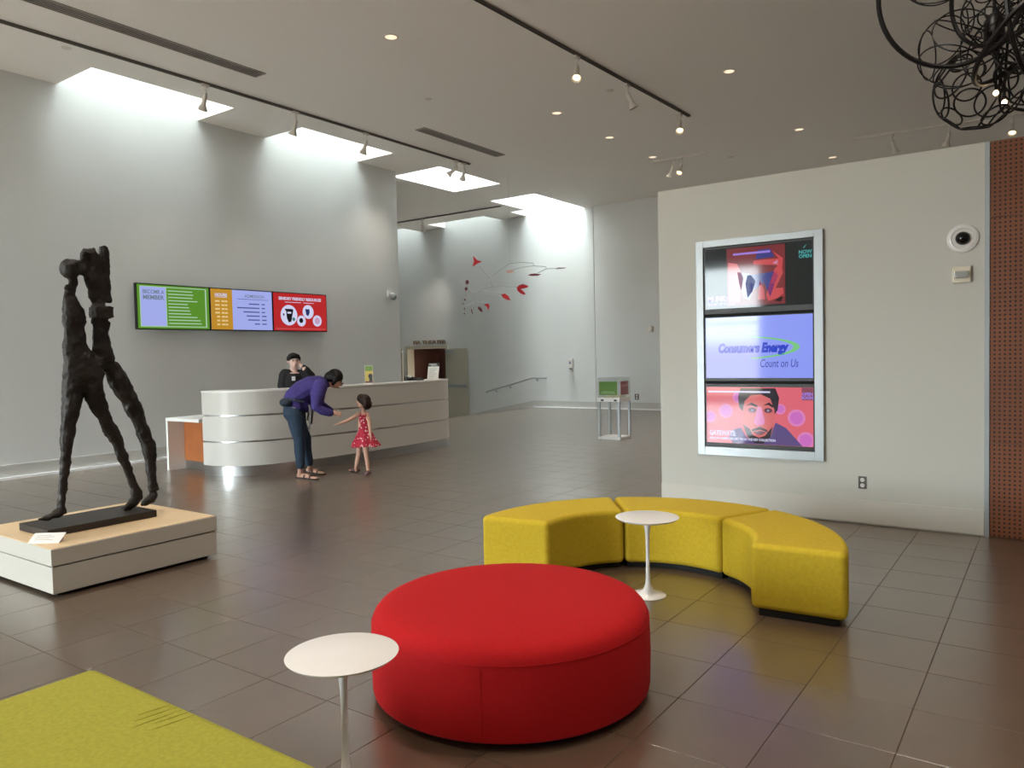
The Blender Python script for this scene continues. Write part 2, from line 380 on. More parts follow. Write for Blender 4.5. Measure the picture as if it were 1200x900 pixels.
# theatre doors, letters and handrail
dr = struct('door_1', MB().box(-18.13, -18.03, YF - .03, YF + .3, rz, 1.96).box(-16.34, -16.24, YF - .03, YF + .3, rz, 1.96).box(-18.03, -16.34, YF - .03, YF + .3, 1.86, 1.96), M_DOORW)
for xa, xb, s in ((-16.2, -15.33, 1), (-19.05, -18.18, -1)):
    lf = obj('door_leaf', MB().box(xa, xb, YF - .13, YF - .085, rz + .01, 1.84), M_DOORW, dr)
    obj('push_bar', MB().box(xa + .05, xb - .05, YF - .20, YF - .17, .58, .68).box(xa + .05, xa + .12, YF - .17, YF - .13, .58, .68).box(xb - .12, xb - .05, YF - .17, YF - .13, .58, .68), M_ALU, lf)
    obj('door_closer', MB().box(xa if s > 0 else xb - .3, xa + .3 if s > 0 else xb, YF - .19, YF - .13, 1.72, 1.80), M_ALU, lf)
lt = MB().text('FIA THEATER', .165, -17.76, 2.02, YF - .02, bold=.004, width=1.45, extrude=.015)
tag(obj('wall_lettering', lt, mat('bronze_letter', (150, 126, 106), .5)), 'bronze capital letters on the wall above the theatre doors', 'lettering')
hr = thing('handrail', 'grey steel handrail on brackets sloping down with the ramp to the theatre doors', 'handrail', (-12.9, YF, 0))
path = [(-12.42, .86), (-12.9, .88), (-14.62, .45), (-14.66, .43)]
obj('rail', MB().tube([(-12.42 + 12.9, -.01, .88), (-12.42 + 12.9, -.07, .885), (0, -.07, .885), (-1.72, -.07, .45), (-1.76, -.07, .43), (-1.76, -.005, .43)], .022, 10), M_STEEL, hr, smooth=True)
for bx, bz in ((.15, .885), (-.85, .665), (-1.4, .53)):
    obj('bracket', MB().tube([(bx, -.005, bz - .07), (bx, -.05, bz - .07), (bx, -.07, bz - .015)], .011, 8).lathe([(.035, 0), (.035, .008)], 16, (bx, -.0005, bz - .07), (0, -1, 0)), M_STEEL, hr, smooth=True)

# ------------------------------------------------------------------ red ottoman
RO = (-2.175, 3.0)
t = thing('round_ottoman', 'large round red drum ottoman between the white pedestal tables', 'ottoman', (*RO, 0))
R0 = .672
prof = [(R0 - .02, .035), (R0 - .004, .042), (R0, .06), (R0 + .004, .2), (R0, .345), (R0 - .004, .372), (R0 - .014, .395), (R0 - .032, .415), (R0 - .06, .429), (R0 - .1, .437), (.45, .444), (.2, .449), (.02, .45)]
obj('upholstered_body', MB().lathe(prof, 96), M_RED, t, smooth=True)
obj('base', MB().lathe([(R0 - .07, 0), (R0 - .07, .04)], 64), M_BLACKM, t, smooth=True)
for k in range(2):
    a = math.radians(-75 + 150 * k + 10); obj('seam', MB().tube([((R0 + .0025) * math.cos(a), (R0 + .0025) * math.sin(a), z) for z in (.05, .2, .34)], .0018, 6), M_RED, t)
obj('edge_seam', MB().tube([((R0 - .0015) * math.cos(2 * PI * i / 96), (R0 - .0015) * math.sin(2 * PI * i / 96), .362) for i in range(96)], .0018, 6, closed=True), M_RED, t, smooth=True)

# ------------------------------------------------------------------ curved mustard bench, three separate segments
BC, RI, RX, BH = (-2.2, 4.53), .69, 1.235, .442
def bench_segment(a0, a1, label):
    am = math.radians((a0 + a1) / 2)
    t = thing('curved_bench', label, 'bench', (BC[0] + .96 * math.cos(am), BC[1] + .96 * math.sin(am), 0), 0, 'curved bench segments')
    def arc(ri, ro, d0, d1, z0, z1, n=18):
        mb = MB(); o = t.location; A = [math.radians(d0 + (d1 - d0) * i / n) for i in range(n + 1)]
        poly = [(BC[0] + ro * math.cos(a) - o.x, BC[1] + ro * math.sin(a) - o.y) for a in A] + [(BC[0] + ri * math.cos(a) - o.x, BC[1] + ri * math.sin(a) - o.y) for a in reversed(A)]
        return mb.slab(poly, z0, z1)
    obj('upholstered_body', arc(RI, RX, a0 + .35, a1 - .35, .04, BH), M_YEL, t, bevel=.038, seg=5)
    obj('base', arc(RI + .05, RX - .05, a0 + 2, a1 - 2, 0, .045), M_BLACKM, t)
bench_segment(3.5, 65.5, 'mustard curved bench segment with a bare end, beside the partition outlet')
bench_segment(65.5, 127, 'middle mustard curved bench segment, joined on both ends to its neighbours')
bench_segment(127, 187, 'mustard curved bench segment with a bare end behind the red ottoman')

# ------------------------------------------------------------------ lime bench
t = thing('square_bench', 'lime green flat upholstered bench with fabric creases along its edge', 'bench', (-2.2, .85, 0))
b = obj('upholstered_body', MB().box(-.865, .865, -.6, .6, .04, .44), M_LIME, t, bevel=.05, seg=6)
obj('base', MB().box(-.80, .80, -.54, .54, 0, .045), M_BLACKM, t)
for k in range(5):
    x0 = -.30 + .035 * k; L_ = .11 + .03 * (k % 3)
    obj('crease', MB().tube([(x0, .60 - .03 - L_, .4405), (x0 + .012, .60 - .03 - L_ * .5, .4412), (x0 + .02, .565, .4395)], [.0015, .004, .0015], 6, flat=.6, wide=(1, 0, 0)), M_LIME, t, smooth=True)

# ------------------------------------------------------------------ pedestal tables
def pedestal(loc, label, Ht=.525, Rt=.208):
    t = thing('pedestal_table', label, 'table', loc, 0, 'white pedestal side tables')
    obj('table_top', MB().lathe([(.02, Ht - .02), (Rt - .035, Ht - .019), (Rt - .012, Ht - .013), (Rt - .002, Ht - .004), (Rt, Ht - .001), (Rt - .004, Ht), (.02, Ht)], 64), M_WHITEG, t, smooth=True)
    obj('pedestal', MB().lathe([(.115, 0), (.118, .003), (.112, .008), (.085, .014), (.055, .024), (.032, .042), (.019, .075), (.0145, .12), (.0125, .2), (.012, .3), (.0135, .38), (.018, .44), (.026, .48), (.038, .503), (.05, .507)], 40), M_WHITEG, t, smooth=True)
    return t
pedestal((-2.157, 1.905, 0), 'round white pedestal table between the lime bench and the red ottoman')
pedestal((-2.2, 4.60, 0), 'round white pedestal table inside the curve of the mustard bench')

# ------------------------------------------------------------------ platform and sculpture
t = thing('display_platform', 'low square plinth with grey sides and pale maple top under the walking sculpture', 'platform', (-6.28, 3.04, 0))
obj('lower_box', MB().box(-.635, .635, -.635, .635, .025, .212), M_PLINTH, t, bevel=.004)
obj('upper_box', MB().box(-.64, .64, -.64, .64, .222, .338), M_PLINTH, t, bevel=.004)
obj('reveal', MB().box(-.625, .625, -.625, .625, .205, .225), mat('plinth_reveal', (120, 116, 108), .7), t)
obj('maple_top', MB().box(-.632, .632, -.632, .632, .336, .342), M_MAPLE, t)
obj('toe_base', MB().box(-.58, .58, -.58, .58, 0, .03), M_BLACKM, t)
t = thing('label_card', 'small white text card tilted on the corner of the plinth', 'card', (-5.92, 2.50, .342), math.radians(38))
obj('card_panel', MB().add([(-.11, -.055, .004), (.11, -.055, .004), (.11, .045, .055), (-.11, .045, .055), (-.11, -.055, 0), (.11, -.055, 0), (.11, .049, .051), (-.11, .049, .051)],
    [(0, 1, 2, 3), (4, 7, 6, 5), (0, 4, 5, 1), (1, 5, 6, 2), (2, 6, 7, 3), (3, 7, 4, 0)]), mat('card_white', (236, 232, 228), .5), t)
obj('card_support', MB().box(-.09, .09, .035, .045, 0, .049), mat('card_white', (236, 232, 228), .5), t)
lines = MB()
for k in range(4):
    f = .25 + .15 * k; y = .045 - .1 * f; z = .055 - .051 * f + .0006
    lines.add([(-.08, y, z), (.02 + .03 * (k % 2), y, z), (.02 + .03 * (k % 2), y - .004, z - .002), (-.08, y - .004, z - .002)], [(0, 3, 2, 1)])
obj('printed_lines', lines, mat('card_print', (150, 146, 142), .6), t, kind='stuff')

SX = -6.29
def sp(u, v, off=0.): p = gx(u, v, SX); p = EYE + (p - EYE) * ((SX + off) / SX); return p      # sculpture plane (x const), off moves along the ray
t = thing('walking_sculpture', 'dark bronze headed walking figure sculpture with three legs and a split slab torso', 'sculpture', (SX, 2.98, .342))
O_ = np.array([SX, 2.98, .342])
obj('plinth_plate', MB().box(-.24, .24, -.42, .42, 0, .055), M_PLATE, t, bevel=.004)
PXM = 7.05 / F_PX                                   # metres per pixel at the sculpture
def chain(mb, pts, flat=.8, seg=12):
    "pts: (u, v, halfwidth px, depth m)"
    P = [sp(u, v, d) - O_ for u, v, r, d in pts]; mb.tube(P, [r * PXM * (1.1 if v > 450 else 1.) for _, v, r, _ in pts], seg, wide=(0, 1, 0), flat=flat)
def rough(o, vox, strength, size, smooth=2):
    r = o.modifiers.new('r', 'REMESH'); r.mode = 'VOXEL'; r.voxel_size = vox; r.use_smooth_shade = True
    s = o.modifiers.new('s', 'SMOOTH'); s.iterations = smooth; s.factor = .5
    if strength:
        tx = bpy.data.textures.new('rough', 'CLOUDS'); tx.noise_scale = size; tx.noise_depth = 3
        d = o.modifiers.new('d', 'DISPLACE'); d.texture = tx; d.strength = strength; d.mid_level = .5; d.texture_coords = 'LOCAL'
        t2 = bpy.data.textures.new('facet', 'VORONOI'); t2.noise_scale = .11
        d2 = o.modifiers.new('d2', 'DISPLACE'); d2.texture = t2; d2.strength = strength * .9; d2.mid_level = .75; d2.texture_coords = 'LOCAL'
sb = MB()
# head with a small pointed face
hc = sp(83.5, 314.5) - O_; sb.ball(hc, 11.4 * PXM, scale=(.85, 1, .95)); chain(sb, [(78, 316, 5, 0), (69.5, 318, 1.2, 0)])
chain(sb, [(87, 325, 5, 0), (84, 336, 4.6, 0), (81.5, 345, 6, 0)])
chain(sb, [(80, 333, 3, .01), (78.5, 340, 4, .01)])
# front torso
chain(sb, [(80, 341, 5, 0), (82, 350, 7, 0), (86.5, 364, 11, 0), (88, 378, 12, 0), (87, 384, 10.6, 0), (88, 400, 12, 0), (90, 414, 14, 0), (95, 428, 18, 0), (99, 440, 21, 0), (97, 450, 17, 0)], .62)
chain(sb, [(97, 420, 9, -.02), (108, 436, 10, -.02), (110, 448, 9, -.02)], .9)
# upper slab torso
ob = MB()
chain(ob, [(104, 290, 6, 0), (106, 300, 11, 0), (107, 315, 11.5, 0), (110, 328, 11, 0), (114, 340, 8.5, 0), (113, 349, 9, 0), (115, 354, 6, 0)], .45)
chain(ob, [(120, 287.5, 4, -.02), (122, 294, 6, -.02), (122.5, 306, 5.5, -.02), (124, 330, 5, -.02), (124, 354, 5, -.02)], .9)
chain(ob, [(101, 296, 5, .03), (98, 305, 4, .03), (101, 326, 4, .03)], .8)
chain(ob, [(116, 352, 5.5, 0), (115, 359, 6, 0)], .8)
ob.box(*(lambda a, b: (-.075, .075, a[1], b[1], b[2], a[2]))(sp(108, 359) - O_, sp(130, 373.5) - O_))
chain(ob, [(116, 371, 8, 0), (117, 378, 9.5, 0)], .6)
chain(ob, [(119, 376, 9, 0), (118.8, 390, 9, 0), (120, 404, 10, 0), (122, 418, 11.5, 0), (122, 424.5, 10.5, 0)], .6)
chain(ob, [(116, 420, 9, 0), (110, 436, 9, 0)], .8)
for src in (ob,): sb.add(src.v, src.f)
# legs
chain(sb, [(88, 438, 11, 0), (86.5, 450, 10.5, 0), (84, 468, 9, 0), (82, 488, 7, 0), (80, 506, 6.8, 0), (78.6, 514, 6, 0), (77.5, 528, 5.3, 0), (77.5, 542, 5.6, 0), (75, 560, 4.4, 0), (72.5, 580, 4.0, 0), (72, 592, 4.6, 0), (74, 603, 3.6, 0)], .9)
chain(sb, [(73, 597, 4.5, 0), (66, 603, 4.6, .0), (56, 607, 3.8, .02), (45, 609.5, 2.0, .03)], .85)
chain(sb, [(104, 440, 11.5, .02), (108, 455, 10, .02), (114, 470, 8.5, .02), (121, 487, 6.8, .02), (127, 499, 6.2, .02), (133, 508, 7.4, .02), (137, 517, 6, .02), (144, 535, 5.5, .02), (150, 550, 4.6, .02), (156, 566, 4, .02), (160, 578, 5.2, .02), (161, 586, 4.5, .02)], .9)
chain(sb, [(138, 506, 3.5, .0), (141, 505, 2, .0)], .9)
chain(sb, [(163, 580, 4, .02), (157, 588, 5, .02), (150, 594, 4, .02), (144, 597, 2.2, .02)], .85)
chain(sb, [(122, 426, 7, -.03), (130, 431, 9, -.03), (138, 444, 10.5, -.03), (145, 457, 9.5, -.03), (153, 470, 8.2, -.03), (157, 479, 8.6, -.03), (161, 489, 7, -.03), (167, 504, 7, -.03), (173, 519, 7.2, -.03), (176, 534, 6.8, -.03), (177, 550, 5.4, -.03), (178, 564, 4.6, -.03), (180, 575, 5.6, -.03)], .9)
chain(sb, [(162, 473, 3, -.05), (165, 477, 1.6, -.05)], .9)
chain(sb, [(183, 578, 3.6, -.03), (177, 584, 5.2, -.03), (170, 589, 4.4, -.03), (163.5, 592.5, 2.2, -.03)], .85)
so = obj('bronze_figure', sb, M_BRONZE, t, smooth=True); rough(so, .008, .022, .055, 1)
obj('copper_seam', MB().tube([sp(75.5, 381, -.07) - O_, sp(81, 381.5, -.085) - O_, sp(86, 386.5, -.09) - O_, sp(91, 380, -.085) - O_], .004, 6), mat('copper_braze', (176, 132, 104), .4, .6), t)

# ------------------------------------------------------------------ reception desk
def catmull(P, n=8):
    out = []
    for i in range(len(P) - 1):
        p0, p1, p2, p3 = [np.array(P[max(0, min(len(P) - 1, i + k))]) for k in (-1, 0, 1, 2)]
        for k in range(n):
            s = k / n; out.append(.5 * ((2 * p1) + (-p0 + p2) * s + (2 * p0 - 5 * p1 + 4 * p2 - p3) * s * s + (-p0 + 3 * p1 - 3 * p2 + p3) * s ** 3))
    return [tuple(p) for p in out] + [tuple(P[-1])]
DP = catmull([(-9.84, 6.25), (-9.6, 6.275), (-9.36, 6.37), (-9.08, 6.64), (-8.93, 7.13), (-8.85, 7.62), (-8.79, 8.45), (-8.79, 9.3), (-8.86, 10.2), (-8.96, 10.58), (-9.16, 10.76), (-9.42, 10.8)])
DO = np.array([-9.4, 8.4, 0])
def offset(P, d):
    out = []
    for i, p in enumerate(P):
        a, b = np.array(P[max(0, i - 1)]), np.array(P[min(len(P) - 1, i + 1)]); tt = (b - a) / np.linalg.norm(b - a)
        out.append((p[0] - tt[1] * d, p[1] + tt[0] * d))       # left of travel = inside
    return out
def band(d0, d1, z0, z1):
    a, b = offset(DP, d0), offset(DP, d1); mb = MB()
    n = len(a); vs = []
    for i in range(n): vs += [(a[i][0] - DO[0], a[i][1] - DO[1], z0), (a[i][0] - DO[0], a[i][1] - DO[1], z1), (b[i][0] - DO[0], b[i][1] - DO[1], z1), (b[i][0] - DO[0], b[i][1] - DO[1], z0)]
    fs = [(0, 1, 2, 3), tuple(4 * (n - 1) + k for k in (3, 2, 1, 0))]
    for i in range(n - 1):
        for k in range(4): fs.append((4 * i + k, 4 * i + 4 + k, 4 * i + 4 + (k + 1) % 4, 4 * i + (k + 1) % 4))
    return mb.add(vs, fs)
t = thing('reception_desk', 'long curved white reception desk with steel reveal strips and steel toe kick', 'desk', DO)
M_DESK = mat('desk_laminate', (206, 203, 196), .38)
obj('core', band(.03, .10, .1, 1.16), mat('desk_core', (150, 148, 144), .6), t, smooth=True)
for z0, z1 in ((.142, .468), (.492, .834), (.858, 1.172)): obj('panel', band(0, .03, z0, z1), M_DESK, t, smooth=True)
for z in (.468, .834): obj('steel_strip', band(.02, .03, z, z + .024), M_STEEL, t, smooth=True)
obj('toe_kick', band(.012, .06, .0, .136), M_STEEL, t, smooth=True)
obj('counter_top', band(-.006, .34, 1.172, 1.196), M_WHITE, t, smooth=True)
obj('work_surface', band(.10, .75, .72, .75), M_WHITE, t, smooth=True)
t = thing('side_desk', 'low white side desk with orange wood back panel beside the curved reception desk', 'desk', (-10.3, 6.8, 0))
obj('side_panel', MB().box(-.50, -.45, -.54, .45, 0, .74), M_WHITE, t)
obj('desk_top', MB().box(-.50, .36, -.54, .45, .74, .785), M_WHITE, t)
obj('wood_panel', MB().box(-.45, .36, -.28, -.255, .125, .74), M_OAK, t)
obj('steel_base', MB().box(-.45, .36, -.27, -.24, 0, .125), M_STEEL, t)

def on_counter(u, v, x): p = gx(u, v, x); return (p[0], p[1], 1.196)
# brochure holder, paper sign, phone, cup on the counter
vw = lambda p: math.atan2(p[1], p[0]) - PI / 2          # rotation that turns local -y to the camera
p = on_counter(433, 448, -9.1)
t = thing('brochure_stand', 'small upright green and yellow brochure on the curved reception counter', 'brochure', p, .25)
obj('holder', MB().box(-.075, .075, -.012, .012, 0, .29).box(-.075, .075, -.03, .05, 0, .006), mat('brochure_back', (225, 222, 205), .5), t)
obj('cover_top', MB().box(-.07, .07, -.0135, -.012, .20, .285), mat('brochure_green', (96, 128, 36), .5), t)
obj('cover_picture', MB().box(-.07, .07, -.0135, -.012, .035, .20), mat('brochure_yellow', (188, 160, 62), .5), t)
obj('cover_band', MB().box(-.07, .07, -.0135, -.012, .005, .035), mat('brochure_maroon', (110, 40, 44), .5), t)
obj('cover_figure', MB().prism(circle(.03, .115, .042, 16), -.0145, -.013).box(.005, .066, -.0145, -.013, .03, .085), mat('brochure_dark', (34, 26, 34), .5), t)
p = on_counter(507, 446, -9.1)
t = thing('sign_holder', 'leaning clear sign holder with white printed sheet on the end of the reception counter', 'sign', p, .25)
tm = Matrix.Rotation(math.radians(-14), 4, 'X')
def tilt(mb): mb.v = [tuple(tm @ Vector(q)) for q in mb.v]; return mb
obj('sheet', tilt(MB().box(-.11, .11, -.004, .0, .0, .24)), mat('paper_white', (232, 228, 220), .6), t)
obj('header', tilt(MB().box(-.11, .11, -.006, -.001, .24, .30)), mat('header_dark', (52, 48, 46), .6), t)
obj('foot', MB().box(-.11, .11, -.01, .1, 0, .006), M_CLEAR, t)
obj('header_lettering', tilt(MB().box(-.09, .06, -.0072, -.006, .272, .283).box(-.05, .08, -.0072, -.006, .254, .262)), mat('paper_white', (232, 228, 220), .6), t)
pl = MB()
for k in range(6): pl.box(-.085, .02 + .05 * ((k * 7) % 3) / 2, -.0055, -.004, .04 + .03 * k, .047 + .03 * k)
obj('printed_lines', tilt(pl), mat('card_print', (150, 146, 142), .6), t, kind='stuff')
p = on_counter(487, 447, -9.15)
t = thing('desk_phone', 'flat black card terminal lying on the reception counter', 'terminal', p, .3)
obj('body', MB().box(-.13, .13, -.08, .08, 0, .04), M_BLACK, t, bevel=.01); obj('handset', MB().box(-.12, -.05, -.07, .07, .04, .062), M_BLACK, t, bevel=.01)
p = on_counter(477.5, 448, -9.15)
t = thing('acrylic_cup', 'small clear acrylic box beside the black terminal on the counter', 'box', p, .3)
obj('box_wall', MB().box(-.05, .05, -.05, -.046, 0, .09).box(-.05, .05, .046, .05, 0, .09).box(-.05, -.046, -.046, .046, 0, .09).box(.046, .05, -.046, .046, 0, .09), clear_mat('hazy_acrylic', (.85, .86, .86), .2), t)
obj('box_bottom', MB().box(-.046, .046, -.046, .046, 0, .004), M_CLEAR, t)

# ------------------------------------------------------------------ left wall monitors (local x = right, z = up, -y = out of the wall)
W_, HH = 1.305, .745
LAV = screen_mat('pixel_lavender', (168, 178, 242), .9); GRN = screen_mat('pixel_green', (92, 146, 44), .9); AMB = screen_mat('pixel_amber', (196, 144, 44), .9)
SRED = screen_mat('pixel_red', (184, 36, 38), .95); SWHT = screen_mat('pixel_white', (214, 216, 246), .9); SGRY = screen_mat('pixel_slate', (112, 128, 140), .9)
PGRN = screen_mat('pixel_pale_green', (176, 210, 178), .85); PAMB = screen_mat('pixel_cream', (236, 208, 150), .9); INK = screen_mat('pixel_ink', (84, 92, 150), .9)
SBLK = screen_mat('pixel_black', (20, 18, 22), .8); TEAL = screen_mat('pixel_teal', (60, 130, 120), .8); NAVY = screen_mat('pixel_navy', (38, 52, 110), .8)
PINKW = screen_mat('pixel_blush', (200, 160, 196), .9); DRED = screen_mat('pixel_dark_red', (206, 92, 92), .9)
def monitor(y, label):
    t = thing('wall_monitor', label, 'screen', (XW, y, 2.146), PI / 2, 'reception wall monitors')
    obj('mount', MB().box(W_ * .3, W_ * .7, -.09, -.0, .2, .55), M_BLACKM, t)
    obj('casing', MB().box(.002, W_ - .002, -.15, -.085, 0, HH), M_BLACK, t, bevel=.004)
    return t
def rect(name, t, m, x0, x1, z0, z1, y=-.151, d=.0008): return obj(name, MB().box(x0, x1, y - d, y, z0, z1), m, t)
b_ = .018
t = monitor(6.512, 'green wall monitor reading BECOME A MEMBER behind the reception desk')
s = rect('screen', t, GRN, b_, W_ - b_, b_, HH - b_)
rect('panel_lavender', s, LAV, .075, .50, .06, .69, -.152)
fr = MB()
for a in ((.06, .075, .045, .70), (.50, .515, .045, .70), (.06, 1.24, .045, .06), (.06, 1.24, .69, .703), (1.215, 1.24, .045, .70)): fr.box(a[0], a[1], -.1526, -.1518, a[2], a[3])
obj('border', fr, PGRN, s)
obj('lettering', MB().text('BECOME A', .085, .11, .585, -.1532, width=.36, bold=.002).text('MEMBER', .095, .11, .49, -.1532, width=.36, bold=.003), SGRY, s)
ln = MB()
for k, L_ in enumerate((.44, .46, .44, .53, .35, .37, .39, .41, .52, .58, .60)): ln.box(.54, .54 + L_, -.1528, -.152, .633 - .0535 * k, .650 - .0535 * k)
obj('text_lines', ln, PGRN, s, kind='stuff')
t = monitor(6.512 + W_, 'amber and lavender wall monitor listing HOURS and ADMISSION')
s = rect('screen', t, LAV, b_, W_ - b_, b_, HH - b_)
rect('hours_panel', s, AMB, b_, .445, b_, HH - b_, -.152)
obj('hours_lettering', MB().text('HOURS', .075, .10, .60, -.1532, width=.24, bold=.003).box(.10, .34, -.1536, -.1528, .58, .588), SWHT, s)
ln = MB()
for k in range(7):
    z = .50 - .068 * k; ln.box(.10 + (.03 if k > 3 else 0), .19, -.1536, -.1528, z, z + .028).box(.225, .285, -.1536, -.1528, z, z + .028).box(.295, .345, -.1536, -.1528, z, z + .028)
obj('hours_lines', ln, PAMB, s, kind='stuff')
obj('admission_lettering', MB().text('ADMISSION', .078, .70, .60, -.1532, width=.42, bold=.001), SGRY, s)
ln = MB().box(.55, 1.2, -.1528, -.152, .565, .574)
for k, L_ in enumerate((.22, .47, .34, .28, .25, .11)):
    z = .475 - .072 * k; ln.box(1.01 - L_, 1.01, -.1528, -.152, z, z + .022); ln.box(1.06, 1.13 + .03 * (k > 2), -.1528, -.152, z, z + .022)
obj('price_lines', ln, INK, s, kind='stuff')
t = monitor(6.512 + 2 * W_, 'red wall monitor reading SENSORY FRIENDLY RESOURCES with round pictures')
s = rect('screen', t, SRED, b_, W_ - b_, b_, HH - b_)
obj('lettering', MB().text('SENSORY FRIENDLY RESOURCES', .075, .14, .60, -.1532, width=1.02, bold=.003).box(.28, .66, -.1536, -.1528, .552, .562).box(.72, .98, -.1536, -.1528, .552, .562), SWHT, s)
obj('text_strip', MB().box(.05, 1.25, -.1528, -.152, .045, .06), DRED, s)
for cx, cz, r in ((.37, .31, .195), (.66, .205, .105), (.83, .385, .135), (1.05, .215, .11)): obj('picture_disc', MB().prism(circle(cx, cz, r, 32), -.1528, -.152), SWHT, s)
obj('vest_picture', MB().prism([(.28, .40), (.30, .40), (.32, .24), (.36, .17), (.42, .19), (.44, .28), (.47, .40), (.46, .43), (.28, .43)], -.1536, -.1529).box(.23, .26, -.1536, -.1529, .30, .34), SBLK, s)
obj('vest_tag', MB().box(.33, .42, -.1544, -.1537, .34, .375), SWHT, s)
obj('badge_picture', MB().prism(circle(.475, .235, .035, 16), -.1544, -.1537), TEAL, s)
obj('headphone_picture', MB().prism(circle(.655, .215, .05, 8), -.1536, -.1529), SBLK, s)
obj('card_picture', MB().prism([(.78, .33), (.83, .30), (.87, .38), (.86, .44), (.76, .44)], -.1536, -.1529), NAVY, s)
obj('map_picture', MB().prism(circle(1.05, .215, .07, 8), -.1536, -.1529), PINKW, s)

# ------------------------------------------------------------------ partition displays
t = thing('monitor_surround', 'tall silver frame mounted on the partition around three stacked monitors', 'surround', (-2.98, PY, .555))
FWd, FHt = 1.225, 2.155
for nm, a in (('side_rail', (0, .075, 0, FHt)), ('side_rail', (FWd - .08, FWd, 0, FHt)), ('top_rail', (.075, FWd - .08, FHt - .065, FHt)), ('bottom_rail', (.075, FWd - .08, 0, .085))):
    obj(nm, MB().box(a[0], a[1], -.035, 0, a[2], a[3]), M_ALU, t, bevel=.003)
obj('backing', MB().box(.075, FWd - .08, -.006, 0, .085, FHt - .065), M_BLACKM, t)
def stacked(z0, z1, label):
    t = thing('display_monitor', label, 'screen', (-2.897, PY - .0062, z0), 0, 'stacked partition monitors')
    obj('casing', MB().box(0, 1.06, -.02, 0, 0, z1 - z0), M_BLACK, t); return t
P_ = -.0205
def scr(t, m, z0, z1): return obj('screen', MB().box(.012, 1.048, P_ - .0008, P_, z0, z1), m, t)
PUR = screen_mat('pixel_lilac', (160, 130, 226), .9); CORAL = screen_mat('pixel_coral', (198, 74, 78), .9); DKG = screen_mat('pixel_graphite', (46, 50, 48), .8)
BLU = screen_mat('pixel_blue', (52, 54, 128), .9); SKIN1 = screen_mat('pixel_salmon', (214, 104, 106), .9); PSTEEL = screen_mat('pixel_steel', (150, 160, 190), .8)
t = stacked(1.975, 2.638, 'topmost stacked monitor showing a red and blue painted artwork on black')
s = scr(t, screen_mat('pixel_black_green', (30, 34, 33), .8), .05, .645)
q = P_ - .0009
obj('artwork', MB().box(.235, .80, q - .0006, q, .07, .635), screen_mat('pixel_brick', (120, 44, 48), .9), s)
for nm, m, pts in (('paint_shape', CORAL, [(.64, .10), (.79, .14), (.78, .22), (.71, .22), (.78, .36), (.76, .46), (.70, .40), (.62, .16)]), ('paint_shape', CORAL, [(.54, .12), (.61, .12), (.60, .22), (.56, .30)]), ('paint_shape', CORAL, [(.50, .46), (.72, .44), (.77, .38), (.78, .50), (.68, .58), (.74, .50), (.50, .50)]),
                   ('paint_shape', BLU, [(.44, .36), (.70, .38), (.74, .34), (.70, .26), (.66, .14), (.60, .28), (.50, .22), (.44, .14), (.42, .28)]), ('paint_shape', BLU, [(.52, .51), (.70, .52), (.66, .60), (.54, .60)]), ('paint_shape', SKIN1, [(.25, .12), (.36, .10), (.40, .34), (.34, .48), (.25, .50)]), ('paint_shape', PSTEEL, [(.34, .40), (.46, .38), (.52, .30), (.46, .12), (.40, .14), (.36, .28)]),
                   ('paint_shape', SBLK, [(.70, .10), (.79, .17), (.76, .09)]), ('paint_shape', PINKW, [(.68, .46), (.74, .44), (.73, .49)])):
    obj(nm, MB().prism(pts, q - .0012, q - .0006), m, s)
obj('title_lettering', MB().text('MI INK:', .075, .035, .125, q - .0014, bold=.004, width=.2), PUR, s); obj('subtitle_lettering', MB().text('THE ART OF TATTOO', .032, .035, .085, q - .0014, bold=.002, width=.28), PUR, s)
obj('gallery_line', MB().box(.30, .66, q - .0018, q - .0012, .565, .585), PUR, s)
obj('corner_lettering', MB().text('NOW', .045, .985, .525, q - .001, align='CENTER', bold=.002).text('OPEN', .045, .985, .485, q - .001, align='CENTER', bold=.002).prism([(.965, .58), (.975, .575), (1.0, .61), (.985, .60)], q - .001, q - .0004), screen_mat('pixel_aqua', (70, 160, 160), .9), s)
t = stacked(1.305, 1.945, 'middle stacked monitor showing blue logo lettering with a green swoosh')
s = scr(t, screen_mat('pixel_periwinkle', (142, 156, 246), .95), .03, .632)
obj('logo_lettering', MB().text('Consumers Energy', .12, .135, .285, q - .0008, bold=.008, shear=.22, width=.69), screen_mat('pixel_royal_blue', (34, 62, 200), .95), s)
obj('slogan_lettering', MB().text('Count on Us', .11, .55, .135, q - .0008, bold=.0005, shear=.22, width=.36), screen_mat('pixel_indigo', (66, 76, 170), .9), s)
oA = [(.30 + .63 * math.cos(a), .325 + .115 * math.sin(a)) for a in np.linspace(-1.25, 1.25, 30)]; iA = [(.24 + .63 * math.cos(a), .325 + .105 * math.sin(a)) for a in np.linspace(1.25, -1.25, 30)]
iA = [(min(x, .30 + .63 * math.cos(math.asin(max(-1, min(1, (z - .325) / .115)))) - .003), z) for x, z in iA]
arc = MB(); n_ = 30
arc.add([(x, q - .0008, z) for x, z in oA] + [(x, q - .0008, z) for x, z in reversed(iA)], [(i, i + 1, n_ + i + 1, n_ + i) for i in range(n_ - 1)])
obj('logo_swoosh', arc, screen_mat('pixel_leaf_green', (124, 200, 132), .95), s)
obj('faint_line', MB().box(.13, .55, q - .0006, q, .475, .49), screen_mat('pixel_periwinkle_dark', (134, 146, 236), .95), s)
t = stacked(.645, 1.275, 'lowest stacked monitor showing a pink portrait titled GATEWAYS')
PK = screen_mat('pixel_pink', (222, 104, 118), .92); s = scr(t, PK, .04, .60)
